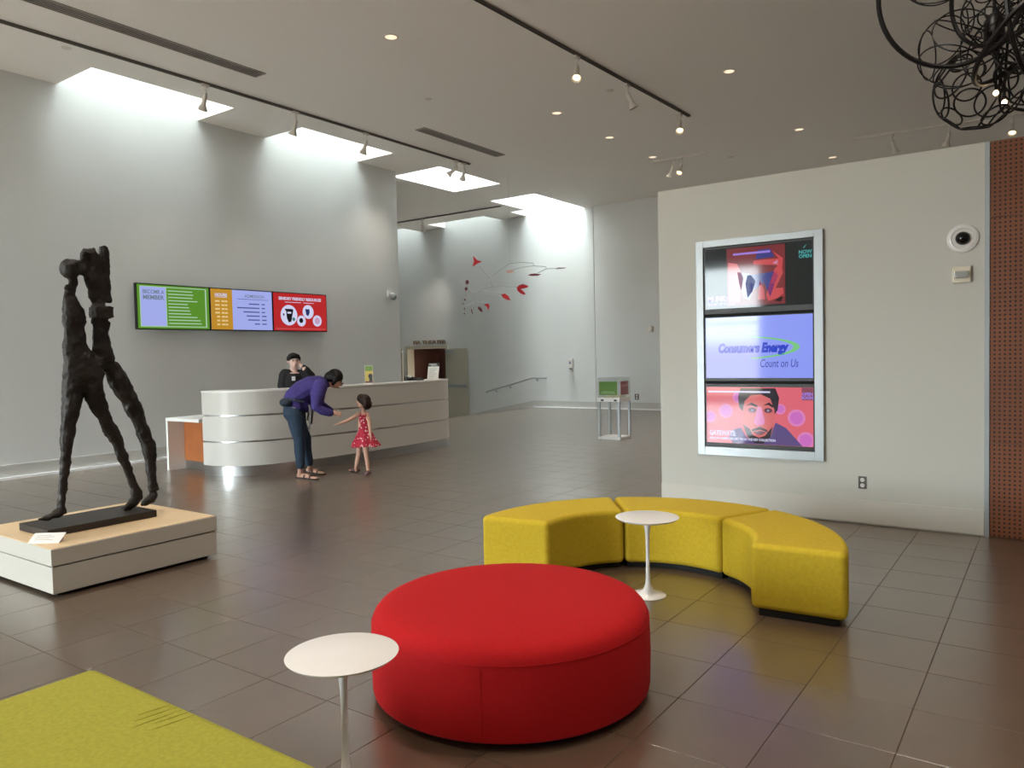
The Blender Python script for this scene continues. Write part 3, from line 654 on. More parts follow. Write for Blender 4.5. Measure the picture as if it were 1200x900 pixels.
ROSE = screen_mat('pixel_orchid', (206, 112, 196), .9); ROSEL = screen_mat('pixel_light_orchid', (222, 132, 190), .9); HAIR = screen_mat('pixel_hair', (44, 40, 48), .85); SHD = screen_mat('pixel_plum', (96, 46, 66), .88)
for cx, cz, r in ((.21, .36, .072), (.895, .31, .082), (.05, .30, .06), (.34, .50, .06), (.98, .10, .08), (.745, .39, .05)):
    lim = lambda P: [(min(1.046, max(.014, x)), min(.598, max(.042, z))) for x, z in P]
    obj('disc', MB().prism(lim(circle(cx, cz, r, 24)), q - .0005, q), ROSEL, s); obj('disc_centre', MB().prism(lim(circle(cx, cz, r * .72, 24)), q - .0008, q - .0004), ROSE, s)
L1, L2, L3 = (q - .0012, q - .0006), (q - .0018, q - .0012), (q - .0024, q - .0018)
obj('coat', MB().prism([(.28, .042), (.95, .042), (.80, .21), (.70, .26), (.64, .12), (.42, .10), (.36, .20), (.27, .17), (.24, .10)], *L1), screen_mat('pixel_mauve', (96, 80, 134), .85), s)
obj('hair', MB().prism([(.345, .40), (.335, .50), (.36, .59), (.70, .59), (.735, .50), (.72, .38), (.69, .34), (.40, .34)], *L1), HAIR, s)
obj('face', MB().prism([(.375, .34), (.38, .22), (.43, .12), (.50, .055), (.58, .055), (.65, .12), (.685, .24), (.69, .38), (.65, .49), (.56, .53), (.46, .52), (.40, .46)], *L2), SKIN1, s)
obj('beard', MB().prism([(.385, .23), (.42, .12), (.50, .05), (.58, .05), (.65, .12), (.67, .22), (.62, .16), (.60, .13), (.54, .105), (.48, .13), (.45, .19)], *L3), HAIR, s)
for pts in ([(.41, .415), (.47, .45), (.53, .42), (.52, .405), (.46, .425)], [(.58, .42), (.64, .455), (.68, .42), (.675, .40), (.63, .43)]): obj('eyebrow', MB().prism(pts, *L3), HAIR, s)
for cx in (.475, .63): obj('eye', MB().prism(circle(cx, .375, .024, 16, 1.7), *L3), SHD, s); obj('iris', MB().prism(circle(cx, .373, .011, 12), q - .003, q - .0024), PSTEEL, s)
obj('nose', MB().prism([(.53, .41), (.56, .41), (.60, .27), (.585, .235), (.52, .225), (.49, .25), (.50, .29)], *L3), ROSEL, s)
obj('moustache', MB().prism([(.47, .185), (.55, .215), (.62, .185), (.62, .165), (.55, .185), (.47, .165)], *L3), HAIR, s)
obj('mouth', MB().prism([(.48, .16), (.55, .175), (.61, .16), (.56, .135), (.52, .135)], *L3), SHD, s)
obj('title_lettering', MB().text('GATEWAYS:', .07, .04, .115, q - .0032, bold=.003, width=.27), SWHT, s); obj('subtitle_lettering', MB().text('AFRICAN AMERICAN ART FROM THE KEY COLLECTION', .03, .04, .075, q - .0032, bold=.0015, width=.66), SWHT, s); obj('gallery_line', MB().box(.03, .65, q - .0036, q - .003, .545, .561), SWHT, s)
obj('corner_panel', MB().box(.945, 1.046, q - .0006, q, .48, .598), screen_mat('pixel_dusk', (140, 76, 92), .9), s)
obj('corner_lettering', MB().text('OPEN', .038, .996, .525, q - .0012, align='CENTER', bold=.002).text('SOON', .038, .996, .49, q - .0012, align='CENTER', bold=.002), PUR, s)

# ------------------------------------------------------------------ devices on the partition
t = thing('dome_camera', 'round white wall plate with a black dome camera beside the wood panels', 'camera', (-.641, PY, 2.507))
obj('plate', MB().lathe([(.118, 0), (.118, .012), (.108, .02), (.085, .022), (.082, .014), (.06, .014)], 48, axis=(0, -1, 0)), M_WHITEG, t, smooth=True)
obj('dome', MB().ball((0, -.018, 0), .056, 24, 12), mat('black_dome', (8, 8, 10), .08), t, smooth=True)
t = thing('fire_strobe', 'square cream fire alarm strobe with a clear lens under the dome camera', 'alarm', (-.648, PY, 2.205))
obj('housing', MB().box(-.068, .068, -.03, 0, -.068, .068), mat('alarm_cream', (226, 216, 196), .45), t, bevel=.006)
obj('lens', MB().prism([(-.05, -.03), (.05, -.03), (.055, 0), (.05, .028), (-.05, .028), (-.055, 0)], -.062, -.028), mat('strobe_lens', (200, 202, 200), .12, .6), t, bevel=.008)
t = thing('wall_outlet', 'steel outlet plate with two white sockets low on the partition', 'outlet', (-1.43, PY, .381))
obj('cover_plate', MB().box(-.035, .035, -.006, 0, -.057, .057), mat('outlet_steel', (96, 92, 88), .4, .6), t, bevel=.002)
for z in (.025, -.025): k = obj('socket', MB().prism(circle(0, z, .018, 20), -.008, -.004), M_WHITEG, t); obj('slots', MB().box(-.008, -.005, -.009, -.0078, z - .004, z + .006).box(.005, .008, -.009, -.0078, z - .004, z + .006), M_BLACK, k)
# left wall camera
t = thing('wall_camera', 'small white ball camera on a bracket by the end of the white wall', 'camera', (XW, 12.36, 2.97), PI / 2)
obj('bracket', MB().box(-.06, .06, -.03, 0, -.02, .12).tube([(0, -.02, .05), (0, -.13, .05), (0, -.13, .0)], .018, 8), M_WHITEG, t); obj('camera_ball', MB().ball((0, -.13, -.03), .075, 20, 12), mat('camera_grey', (120, 120, 118), .4), t, smooth=True)
# far wall devices
t = thing('sanitizer_dispenser', 'white hand sanitizer dispenser with drip tray on the far wall', 'dispenser', (-11.54, YF, 1.09))
obj('body', MB().box(-.075, .075, -.1, 0, .08, .36), M_WHITEG, t, bevel=.02); obj('window', MB().box(-.03, .03, -.103, -.099, .2, .28), mat('dispenser_blue', (120, 130, 150), .4), t)
obj('nozzle', MB().box(-.03, .03, -.09, -.03, .05, .085), mat('camera_grey', (120, 120, 118), .4), t); obj('drip_tray', MB().box(-.06, .06, -.11, 0, 0, .02).box(-.05, .05, -.02, 0, .02, .08), M_WHITEG, t)
t = thing('wall_horn', 'small cream round horn device high on the grey far wall', 'alarm', (-9.0, YF + .02, 2.21))
obj('back_box', MB().box(-.06, .06, -.05, 0, -.08, .08), M_HEAD, t, bevel=.005); obj('horn_dome', MB().lathe([(.03, 0), (.09, .07), (.085, .1), (.03, .11)], 24, (0, -.05, .02), (0, -1, 0)), M_HEAD, t, smooth=True)
t = thing('wall_outlet', 'small steel outlet plate on the far wall beside the donation stand', 'outlet', (-9.47, YF + .02, .36))
obj('cover_plate', MB().box(-.06, .06, -.006, 0, -.08, .08), mat('outlet_steel', (96, 92, 88), .4, .6), t); [obj('socket', MB().prism(circle(0, z, .028, 12), -.009, -.004), M_WHITEG, t) for z in (.035, -.035)]

# ------------------------------------------------------------------ donation stand
t = thing('donation_stand', 'open white metal stand carrying a clear donation box near the far wall', 'stand', (-6.72, 12.72, 0))
a = .225
obj('bottom_shelf', MB().box(-a, a, -a, a, .0, .05), mat('stand_white', (222, 222, 220), .4), t, bevel=.004)
obj('top_shelf', MB().box(-a, a, -a, a, .70, .775), mat('stand_white', (222, 222, 220), .4), t, bevel=.004)
for sx in (-1, 1):
    for sy in (-1, 1): obj('post', MB().box(sx * a, sx * (a - .04), sy * a, sy * (a - .04), .05, .70), M_ALU, t)
for x in (-.15, .12): obj('foot_lock', MB().box(x, x + .05, -a - .012, -a, .715, .745), M_BLACK, t)
t = thing('donation_box', 'clear acrylic donation box with green front sign and red side sign', 'box', (-6.72, 12.72, .775))
hb = .365
obj('pane', MB().box(-a, a, -a, -a + .006, 0, hb), M_CLEAR, t); obj('pane', MB().box(-a, a, a - .006, a, 0, hb), M_CLEAR, t)
obj('pane', MB().box(-a, -a + .006, -a + .006, a - .006, 0, hb), M_CLEAR, t); obj('pane', MB().box(a - .006, a, -a + .006, a - .006, 0, hb), M_CLEAR, t)
obj('lid', MB().box(-a, a, -a, a, hb, hb + .008), M_CLEAR, t)
obj('green_sign', MB().box(-a + .03, a - .05, -a + .012, -a + .018, .05, .30), mat('sign_green', (92, 146, 34), .5), t)
obj('green_sign_lettering', MB().box(-.15, .12, -a + .0105, -a + .012, .10, .115).box(-.17, .14, -a + .0105, -a + .012, .075, .086), mat('sign_pale', (176, 206, 150), .5), t)
obj('red_sign', MB().box(a - .018, a - .012, -a + .09, a - .05, .05, .30), mat('sign_red', (158, 26, 32), .5), t)
obj('red_sign_lettering', MB().box(a - .012, a - .0105, -.10, .13, .205, .235), mat('sign_pink', (206, 110, 110), .5), t)
obj('banknotes', MB().box(-.16, .05, -.15, .1, 0, .02).box(-.02, .17, -.1, .15, .0, .035), mat('banknote', (186, 178, 150), .8), t)

# ------------------------------------------------------------------ hanging mobile
MYv = 14.0
def mp(u, v, o=0.): p = gy(u, v, MYv + o); return p
K5 = lambda x, y: (530 + x * .125, 290 + y * .125)
piv = mp(*K5(365, 370)); MO = np.array([piv[0], MYv, piv[2]])
t = thing('hanging_mobile', 'red leaf and disc mobile of thin wires hanging in front of the far wall', 'mobile', MO)
def wire(pts, r=.006): obj('wire', MB().tube([mp(*K5(x, y), o) - MO for x, y, o in pts], r, 6), M_WIRE, t, smooth=True)
def leaf(pts, m, o=0., yaw=0.):
    P = [mp(*K5(x, y), o) - MO for x, y in pts]; c = sum(P) / len(P); mb = MB()
    P = [(c[0] + (p[0] - c[0]), p[2]) for p in P]
    mb.prism(list(reversed(P)) , -.004 + o, .004 + o)
    mb.v = [(c[0] + (v[0] - c[0]) * 1., v[1] + (v[0] - c[0]) * yaw, v[2]) for v in mb.v]
    obj('leaf', mb, m, t)
wire([(250, 175, 0), (350, 290, 0), (375, 370, 0)]); wire([(350, 290, 0), (420, 230, .1), (540, 150, .3), (650, 140, .4), (760, 147, .5), (765, 172, .5)])
wire([(540, 215, .2), (660, 185, .4), (765, 172, .5), (880, 180, .6), (880, 200, .6)]); wire([(800, 240, .5), (880, 200, .6), (1000, 195, .7)])
wire([(275, 410, 0), (285, 388, 0), (375, 368, 0), (500, 366, .1), (610, 370, .2)]); wire([(190, 500, -.1), (185, 432, -.1), (280, 415, 0), (380, 420, 0), (460, 440, .1)])
wire([(120, 560, -.2), (200, 510, -.1), (320, 530, 0)], .005); wire([(185, 432, -.1), (150, 400, -.15), (128, 330, -.2), (128, 385, -.2)], .005); wire([(120, 490, -.2), (103, 525, -.2), (115, 575, -.2), (115, 620, -.2)], .004); wire([(128, 385, -.2), (120, 490, -.2)], .004)
wire([(185, 590, -.1), (230, 540, -.1), (265, 570, 0)], .005)
obj('hanging_cable', MB().tube([mp(*K5(540, 150), .3) - MO, np.array([mp(*K5(540, 150), .3)[0] - MO[0], .3, ZC - MO[2]])], .0012, 6), M_WIRE, t)
leaf([(195, 80), (205, 88), (235, 120), (280, 130), (235, 150), (192, 180), (205, 130)], M_MRED)
leaf([(605, 378), (625, 355), (660, 343), (700, 355), (717, 368), (690, 380), (640, 390), (670, 415), (690, 438), (670, 443), (640, 430), (612, 405)], M_MRED, .2)
leaf([(457, 440), (495, 432), (525, 455), (547, 497), (510, 490), (475, 470)], M_MRED, .1)
leaf([(300, 535), (315, 527), (345, 530), (348, 555), (338, 592), (328, 560), (312, 545)], M_MRED); leaf([(238, 560), (255, 553), (275, 570), (286, 607), (265, 600), (247, 580)], M_MDARK)
leaf([(175, 580), (184, 577), (190, 600), (194, 627), (184, 615)], M_MDARK, -.1)
leaf([(708, 262), (735, 248), (780, 243), (835, 252), (800, 266), (750, 268)], M_MDARK, .5); leaf([(955, 195), (1000, 187), (1070, 188), (1050, 197), (980, 204)], mat('mobile_grey_red', (110, 92, 98), .5), .7)
leaf([(500, 225), (530, 213), (590, 222), (560, 236), (525, 240)], mat('mobile_pale_red', (226, 168, 156), .5), .2)
for x, y, r in ((140, 325, 20), (130, 388, 16), (119, 489, 9), (103, 527, 7), (115, 573, 8), (115, 621, 7)):
    c = mp(*K5(x, y), -.2) - MO; rr = r * .125 * np.linalg.norm(c + MO - EYE) / F_PX; obj('disc', MB().prism(circle(c[0], c[2], rr, 20), c[1] - .004, c[1] + .004), M_MDARK, t)

# ------------------------------------------------------------------ ceiling fixtures
def track(p0, p1, label, m):
    p0, p1 = np.array([*p0, ZC - .002]), np.array([*p1, ZC - .002]); L_ = np.linalg.norm(p1 - p0)
    t = thing('lighting_track', label, 'track', p0, math.atan2(p1[1] - p0[1], p1[0] - p0[0]), 'ceiling lighting tracks')
    obj('channel', MB().box(0, L_, -.022, .022, -.012, 0).box(0, L_, -.022, -.012, -.032, -.012).box(0, L_, .012, .022, -.032, -.012), m, t)
    obj('end_cap', MB().box(-.02, 0, -.022, .022, -.032, 0), m, t); obj('end_cap', MB().box(L_, L_ + .02, -.022, .022, -.032, 0), m, t)
track((-10.35, -3), (-10.37, 13.15), 'long grey lighting track running beside the skylight slots', M_TRACKD)
track((-5.62, 4.2), (-5.30, 13.0), 'dark lighting track over the middle of the lobby with three spotlights', M_TRACKD)
track((-7.215, 15.64), (-6.0, 15.64), 'short white lighting track near the far wall with paired spotlights', M_HEAD)
track((-3.26, 16.55), (.4, 16.8), 'white lighting track seen above the partition', M_HEAD)
track((-18.5, 17.4), (-12.65, 17.42), 'lighting track over the ramp to the theatre', M_TRACK)
def spot_light(loc, d, watts, ang=50):
    l = bpy.data.lights.new('spot_lamp', 'SPOT'); l.energy = watts; l.color = (1, .90, .79); l.spot_size = math.radians(ang); l.spot_blend = 1.; l.shadow_soft_size = .06
    o = bpy.data.objects.new('spot_lamp', l); C.objects.link(o); o.location = tuple(loc); o.rotation_euler = Vector((0, 0, -1)).rotation_difference(Vector(d)).to_euler(); return o
def head(xy, aim, label, lit=True, watts=0., ang=50):
    loc = np.array([*xy, ZC - .032]); d = np.array(aim, float); d /= np.linalg.norm(d)
    t = thing('track_spotlight', label, 'spotlight', loc, 0, 'track spotlights')
    obj('adapter', MB().box(-.02, .02, -.06, .06, -.035, .0), M_HEAD, t)
    obj('arm', MB().tube([(0, 0, -.03), (.0, .0, -.10), (.0, .02, -.15)], .014, 8), M_HEAD, t, smooth=True)
    c = np.array([0, .0, -.15]); 
    obj('housing', MB().lathe([(.012, -.02), (.028, -.01), (.034, .02), (.034, .13), (.045, .17), (.072, .225), (.075, .235), (.068, .235), (.03, .19)], 24, c, d), M_HEAD, t, smooth=True)
    obj('lens', MB().lathe([(.002, .205), (.052, .208), (.052, .214), (.002, .218)], 24, c, d), M_LAMP if lit else M_HEAD, t, smooth=True)
    if watts:
        s = spot_light(c + d * .26, d, watts, ang); s.parent = t
for y, w_, nm in ((6.83, 12, 'green'), (8.5, 12, 'amber'), (10.1, 12, 'red')): head((-10.355, y), (-.75, .1, -1.3), 'track spotlight above the %s wall monitor, aimed at the white wall' % nm, True, w_)
head((-10.37, 12.72), (-.9, -.5, -.8), 'spotlight at the end of the long track, paired, tilted back', True, 22); head((-10.37, 12.98), (-.7, .5, -.8), 'last spotlight on the long track, paired, tilted forward', True, 18)
head((-5.446, 9.38), (.25, -.55, -1), 'brightly lit spotlight first along the dark middle track', True, 60); head((-5.403, 10.83), (.35, .3, -1), 'unlit spotlight in the middle of the dark track', False)
head((-5.334, 12.7), (.2, -.6, -1), 'lit spotlight at the end of the dark middle track', True, 60)
head((-6.744, 15.64), (-.5, .3, -.8), 'dim spotlight of the pair on the short white track', False); head((-6.557, 15.64), (.0, -.6, -1), 'lit spotlight of the pair on the short white track', True, 60)
head((-2.61, 16.594), (.2, .5, -1), 'unlit white spotlight on the track above the partition', False); head((-1.65, 16.66), (-.3, .4, -1), 'white spotlight on the partition track beside the chandelier', False)
head((-.66, 16.727), (.0, -.6, -1), 'bright spotlight under the black ring chandelier', True, 60)
head((-15.573, 17.41), (-1.3, 1.84, -2.6), 'spotlight hanging over the theatre ramp', True, 40, 40)
def downlight(x, y, label, watts=145):
    t = thing('downlight', label, 'downlight', (x, y, ZC), 0, 'recessed downlights')
    obj('trim_ring', MB().lathe([(.075, -.002), (.078, -.006), (.098, -.004), (.1, 0)], 32), M_HEAD, t, smooth=True)
    obj('lamp', MB().lathe([(.002, -.0045), (.075, -.0035), (.075, -.0015), (.002, -.001)], 24), M_LAMPD, t)
    s = spot_light((0, 0, -.012), (0, 0, -1), watts, 110); s.parent = t
for y, nm in ((-.6, 'recessed downlight above the bench and plinth end of the lobby'), (3.4, 'recessed downlight above the bench and plinth end of the lobby'), (7.38, 'recessed downlight level with the end of the long vent'), (11.43, 'recessed downlight level with the start of the short vent'), (13.365, 'recessed downlight just past the end of the short vent'), (15.3, 'recessed downlight beside the short white track')): downlight(-7.06, y, nm, 105)  # near ones are unseen, row continued to light the seating
for y, nm in ((-.6, 'recessed downlight over the red ottoman end of the lobby'), (3.4, 'recessed downlight over the red ottoman end of the lobby'), (7.4, 'recessed downlight over the corner of the partition'), (11.39, 'recessed downlight between the dark track and the chandelier'), (15.22, 'recessed downlight beside the track above the partition'), (17.91, 'last recessed downlight of its row, just above the partition edge')): downlight(-4.0, y, nm)  # lamps short of the dark track are unseen, put in for overhead light
for y in (-.6, 3.4): downlight(-.95, y, 'unseen added downlight above the seating, in the row by the chandelier', 150)  # unseen row, added for light from above on the seating
for y in (-.6, 3.4): downlight(2.1, y, 'unseen added downlight over the floor in front of the wood panels', 160)  # unseen row, added to brighten the ceiling and wood panels
for x, y in ((-8.29, 9.49), (-5.787, 11.0), (-5.737, 16.4), (-10.62, 16.55), (-10.617, 4.99)):
    t = thing('sprinkler', 'tiny white sprinkler cap flush in the ceiling', 'sprinkler', (x, y, ZC), 0, 'ceiling sprinklers')
    obj('cap', MB().lathe([(.045, 0), (.045, -.006), (.04, -.01), (.002, -.01)], 20), M_HEAD, t, smooth=True); obj('collar', MB().lathe([(.06, 0), (.06, -.003), (.045, -.003)], 20), M_HEAD, t)
def vent(y0, y1, label, n):
    t = thing('ceiling_vent', label, 'vent', (-9.48, y0, ZC), 0, 'linear ceiling vents'); L_ = y1 - y0; wd = .235
    obj('backing', MB().box(-wd / 2, wd / 2, 0, L_, -.006, 0), M_VENT, t)
    for x in (-wd / 2, wd / 2 - .012): obj('frame', MB().box(x, x + .012, 0, L_, -.014, -.006), M_SLAT, t)
    for y in (0, L_ - .012): obj('frame', MB().box(-wd / 2 + .012, wd / 2 - .012, y, y + .012, -.014, -.006), M_SLAT, t)
    for k in range(n):
        x = -wd / 2 + wd * (k + 1) / (n + 1); obj('slat', MB().box(x - .006, x + .006, .012, L_ - .012, -.013, -.006), M_SLAT, t)
vent(-2., 7.17, 'long dark linear vent with pale slats in the ceiling', 4); vent(10.6, 13.08, 'short dark linear vent near the far end of the long track', 5)

# ------------------------------------------------------------------ black ring chandelier
CD = 5.2
def cp(u, v, o=0.): d = ray(u, v); d = d / np.linalg.norm(d); return EYE + d * (CD + o)
CC = cp(1165, 60); t = thing('ring_chandelier', 'black iron chandelier of tangled rings hanging by the wood panels', 'chandelier', CC)
PXC = CD * .80 / F_PX
rng = np.random.default_rng(11)
def ring(c, n, r, tr, sx=1., name='ring'):
    n = np.array(n, float); n /= np.linalg.norm(n); h = np.array([0, 0, 1.]) if abs(n[2]) < .9 else np.array([1., 0, 0]); a = np.cross(n, h); a /= np.linalg.norm(a); b = np.cross(n, a)
    seg = 56 if r > .2 else 36
    obj(name, MB().tube([c + a * (r * sx * math.cos(2 * PI * i / seg)) + b * (r * math.sin(2 * PI * i / seg)) for i in range(seg)], tr, 7, closed=True), M_RING, t, smooth=True)
vd = FW
ring(cp(1114, -6, -.25) - CC, vd + .12 * UP + .1 * RT, 83 * PXC * .92, .0125, name='large_ring')
ring(cp(1198, 38, -.2) - CC, .75 * UP + .45 * vd - .55 * RT, 62 * PXC, .0135, name='large_ring')
ring(cp(1212, 10, .1) - CC, vd - .8 * RT, 85 * PXC, .0125, name='large_ring')
ring(cp(1180, -30, .05) - CC, RT + .3 * vd, 75 * PXC, .012, name='large_ring')
def cage(c, R_, n, r0, r1, tr):
    for k in range(n):
        z = 1 - 2 * (k + .5) / n; a = 2.399963 * k + rng.uniform(-.3, .3); d = np.array([math.sqrt(1 - z * z) * math.cos(a), math.sqrt(1 - z * z) * math.sin(a), z])
        r = rng.uniform(r0, r1); ring(c + d * math.sqrt(max(0, R_ * R_ - r * r)), d, r, tr)
cage(cp(1146, 104) - CC, 47 * PXC, 20, 12 * PXC, 27 * PXC, .0052)
cage(cp(1212, 88, .1) - CC, 42 * PXC, 10, 14 * PXC, 28 * PXC, .0055)
cage(cp(1122, 58, .1) - CC, 44 * PXC, 8, 28 * PXC, 40 * PXC, .004)
cage(cp(1168, 14, .05) - CC, 36 * PXC, 22, 8 * PXC, 22 * PXC, .004)
cage(cp(1205, 30, .1) - CC, 40 * PXC, 14, 10 * PXC, 26 * PXC, .0045)
cage(cp(1100, -40, .1) - CC, 42 * PXC, 8, 20 * PXC, 36 * PXC, .004)
for u, v in ((1167, 109), (1177, 120)):
    c = cp(u, v, .0) - CC
    b = obj('bulb', MB().ball(c, .014, 16, 10), mat('bulb_glow', (255, 222, 170), .4, emit=3), t, smooth=True)
    obj('bulb_stem', MB().tube([c + (0, 0, .02), c + (0, 0, .10), c + (.02, .0, .42)], .007, 6), M_RING, b)
obj('cable', MB().tube([(0, 0, .1), (0, 0, ZC - CC[2])], .009, 8), M_RING, t); obj('hub', MB().lathe([(.02, 0), (.05, .03), (.05, .16), (.02, .2)], 20), M_RING, t, smooth=True)
obj('canopy', MB().lathe([(.09, -.03), (.09, 0)], 24, (0, 0, ZC - CC[2])), M_RING, t)
obj('arm', MB().tube([(0, 0, .1), cp(1175, 105) - CC, cp(1145, 150) - CC], .006, 6), M_RING, t)

# ------------------------------------------------------------------ people
M_SKIN = mat('skin', (206, 160, 138), .55); M_HAIRD = mat('dark_hair', (17, 13, 13), .6, spec=.25); M_HAIRB = mat('brown_hair', (48, 31, 25), .6, spec=.25)
def vox(o, size, it=4):
    r = o.modifiers.new('r', 'REMESH'); r.mode = 'VOXEL'; r.voxel_size = size; r.use_smooth_shade = True
    s = o.modifiers.new('s', 'SMOOTH'); s.iterations = it; s.factor = .5; return o
class Person:
    def __init__(self, name, label, base):
        self.b = np.array([base[0], base[1], 0.]); self.d = np.array([base[0], base[1], 0.]) / math.hypot(base[0], base[1]); self.r = np.array([self.d[1], -self.d[0], 0])
        self.t = thing(name, label, 'person', self.b); self.m = math.hypot(base[0], base[1]) / F_PX
    def p(self, u, v, off=0.):
        "pixel to the vertical plane through the standing spot, then off metres away from the viewer along the horizontal"
        d = ray(u, v); k = (self.b @ self.d) / (d @ self.d); return EYE + d * k + self.d * off - self.b
    def tube(self, mb, pts, wide=None, flat=1., seg=12):
        P = [self.p(u, v, o) for u, v, r, o in pts]; mb.tube(P, [r * self.m for _, _, r, _ in pts], seg, wide=wide if wide is not None else tuple(self.r), flat=flat)
        for e in (0, -1): mb.ball(P[e], pts[e][2] * self.m * (.95 if flat == 1. or hasattr(flat, '__len__') else min(1, flat) * .95), 10, 7)
    def hand(self, mb, w, f, n, side=1., L_=.16, spread=1.):
        "hand at wrist w, pointing along f, palm normal n: palm, four fingers, thumb"
        w, f, n = map(np.array, (w, f, n)); f = f / np.linalg.norm(f); n = n - f * (n @ f); n = n / np.linalg.norm(n); s = np.cross(f, n) * side
        k = L_ / .18
        mb.tube([w, w + f * .035 * k, w + f * .085 * k], [.022 * k, .034 * k, .036 * k], 10, wide=tuple(s), flat=.5)
        for i, (o, ln) in enumerate(((-.028, .066), (-.0095, .08), (.0095, .076), (.028, .06))):
            b = w + f * .08 * k + s * o * k; c1 = b + f * ln * .5 * k + s * o * .25 * spread * k; c2 = c1 + (f * .8 + n * .45) * ln * .5 * k
            mb.tube([b, c1, c2], [.0095 * k, .009 * k, .0075 * k], 6)
        b = w + f * .03 * k - s * .026 * k; mb.tube([b, b + (f * .5 - s * .7) * .045 * k, b + (f * .85 - s * .75 + n * .2) * .07 * k], [.011 * k, .0105 * k, .0085 * k], 6)
    def foot(self, mb, heel, toe, r, ank):
        h, tt, a = map(np.array, (heel, toe, ank)); mb.tube([a, h + (0, 0, r * .9) + (tt - h) * .12], [r * .8, r * .95], 10)
        mb.tube([h + (0, 0, r * .85), h * .55 + tt * .45 + (0, 0, r * .9), h * .2 + tt * .8 + (0, 0, r * .55), tt + (0, 0, r * .4)], [r * .8, r * .95, r * 1.05, r * .7], 10, wide=tuple(np.cross((0, 0, 1), tt - h)), flat=[.95, .8, .5, .45])
    def head(self, mb, c, r, face, up=(0, 0, 1)):
        "skull, jaw, nose, brow and ears; face is the looking direction"
        c, fd, u = map(np.array, (c, face, up)); fd = fd / np.linalg.norm(fd); u = u - fd * (u @ fd); u = u / np.linalg.norm(u); s = np.cross(fd, u)
        mb.ball(c, r, 16, 12, (.9, .9, 1)); mb.tube([c + fd * r * .15 - u * r * .2, c + fd * r * .38 - u * r * .75, c + fd * r * .55 - u * r * 1.08], [r * .78, r * .6, r * .36], 12)
        mb.tube([c + fd * r * .9 + u * r * .05, c + fd * r * 1.17 - u * r * .38], [r * .1, r * .17], 8); mb.ball(c + fd * r * .88 - u * r * .7, r * .17, 8, 6)
        for k in (-1, 1): mb.ball(c + s * k * r * .9 - u * r * .15, r * .24, 8, 6)
        return fd, u, s
    def features(self, c, r, fd, u, s):
        for k in (-1, 1):
            obj('eye', MB().ball(c + fd * r * .86 + s * k * r * .36 + u * r * .03, r * .1, 8, 6), mat('eye_dark', (28, 22, 20), .3), self.t)
            obj('eyebrow', MB().tube([c + fd * r * .92 + s * k * r * .18 + u * r * .2, c + fd * r * .84 + s * k * r * .55 + u * r * .2], r * .045, 6), M_HAIRD, self.t)
        obj('lips', MB().tube([c + fd * r * 1.0 - u * r * .7 - s * r * .2, c + fd * r * 1.07 - u * r * .69, c + fd * r * 1.0 - u * r * .7 + s * r * .2], r * .055, 6), mat('lips', (164, 92, 84), .5), self.t)

# --- woman bending forward
fb = gz(355, 560.5); W = Person('person', 'person in a purple jacket and dark jeans bending forward by the curved desk', fb)
near, far = -.07, .13
gr = lambda u, v: gz(u, v) - W.b
body = MB()
hc = W.p(393.5, 444.5, .02); hr_ = .098; fdir = W.r * .75 + np.array([0, 0, -.55]) - W.d * .15; hup = W.r * .55 + np.array([0, 0, .8])
fd, hu, hs = W.head(body, hc, hr_, fdir, hup)
W.tube(body, [(378, 449, 6, .02), (386, 449, 5, .02), (391, 447, 5, .02)])
W.tube(body, [(346, 478, 8, .03), (351, 467, 8, .03), (362, 456, 8, .03), (374, 451, 7, .03)], flat=1.05)
for off, hip, kn, an, he, to in ((near, (345, 482), (351, 516), (352, 547), (349.5, 560), (371.5, 562.3)), (far, (347, 482), (358.5, 516), (363, 546), (361, 553.5), (379.5, 556.5))):
    W.tube(body, [(*hip, 8, off), (hip[0] + 3, 497, 7.2, off), (*kn, 5.2, off), (kn[0] + .3, 528, 5, off), (*an, 3.2, off)])
    W.foot(body, gr(*he), gr(*to), .042, W.p(an[0], an[1] + 1, off))
wn = W.p(389, 483.5, near - .1); wf = W.p(391, 484, .22)
W.tube(body, [(376, 453, 4, near - .06), (370, 476, 3.8, near - .14), (380, 481, 3.6, near - .13), (389, 483.5, 2.6, near - .1)])
W.tube(body, [(377, 453, 4, .12), (375, 474, 3.8, .22), (384, 481, 3.6, .22), (391, 484, 2.6, .22)])
W.hand(body, wn, W.r + np.array([0, 0, -.12]) + W.d * .2, W.d + np.array([0, 0, -.5]), -1); W.hand(body, wf, W.r + np.array([0, 0, -.25]) - W.d * .4, np.array([0, 0, -1.]), 1)
vox(obj('body', body, M_SKIN, W.t), .008, 2); W.features(hc, hr_, fd, hu, hs)
jk = MB()
W.tube(jk, [(340, 472, 9.5, .03), (344, 467, 11.5, .03), (354, 459, 13, .03), (366, 453, 12.8, .03), (376, 449.5, 9.5, .03), (382, 449, 6.5, .03)], flat=1.3)
W.tube(jk, [(343, 476, 11, .03), (352, 478, 10.5, .03), (359, 476, 8, .03)], flat=1.3)
W.tube(jk, [(375, 452, 8.5, near - .06), (371.5, 464, 7.6, near - .12), (370, 476, 6, near - .14), (378, 480.5, 5.2, near - .13), (386.5, 483, 4.3, near - .11)])
W.tube(jk, [(376, 450, 7.5, .12), (375, 464, 6.5, .2), (375, 475, 6, .22), (388, 483, 4.3, .22)])
vox(obj('jacket', jk, mat('purple_jacket', (62, 50, 120), .8, noise=.15, nscale=9), W.t), .012, 4)
jn = MB()
W.tube(jn, [(343, 475, 10.5, .03), (343, 484, 11.2, .03), (347, 491, 9.5, .03)], flat=1.2)
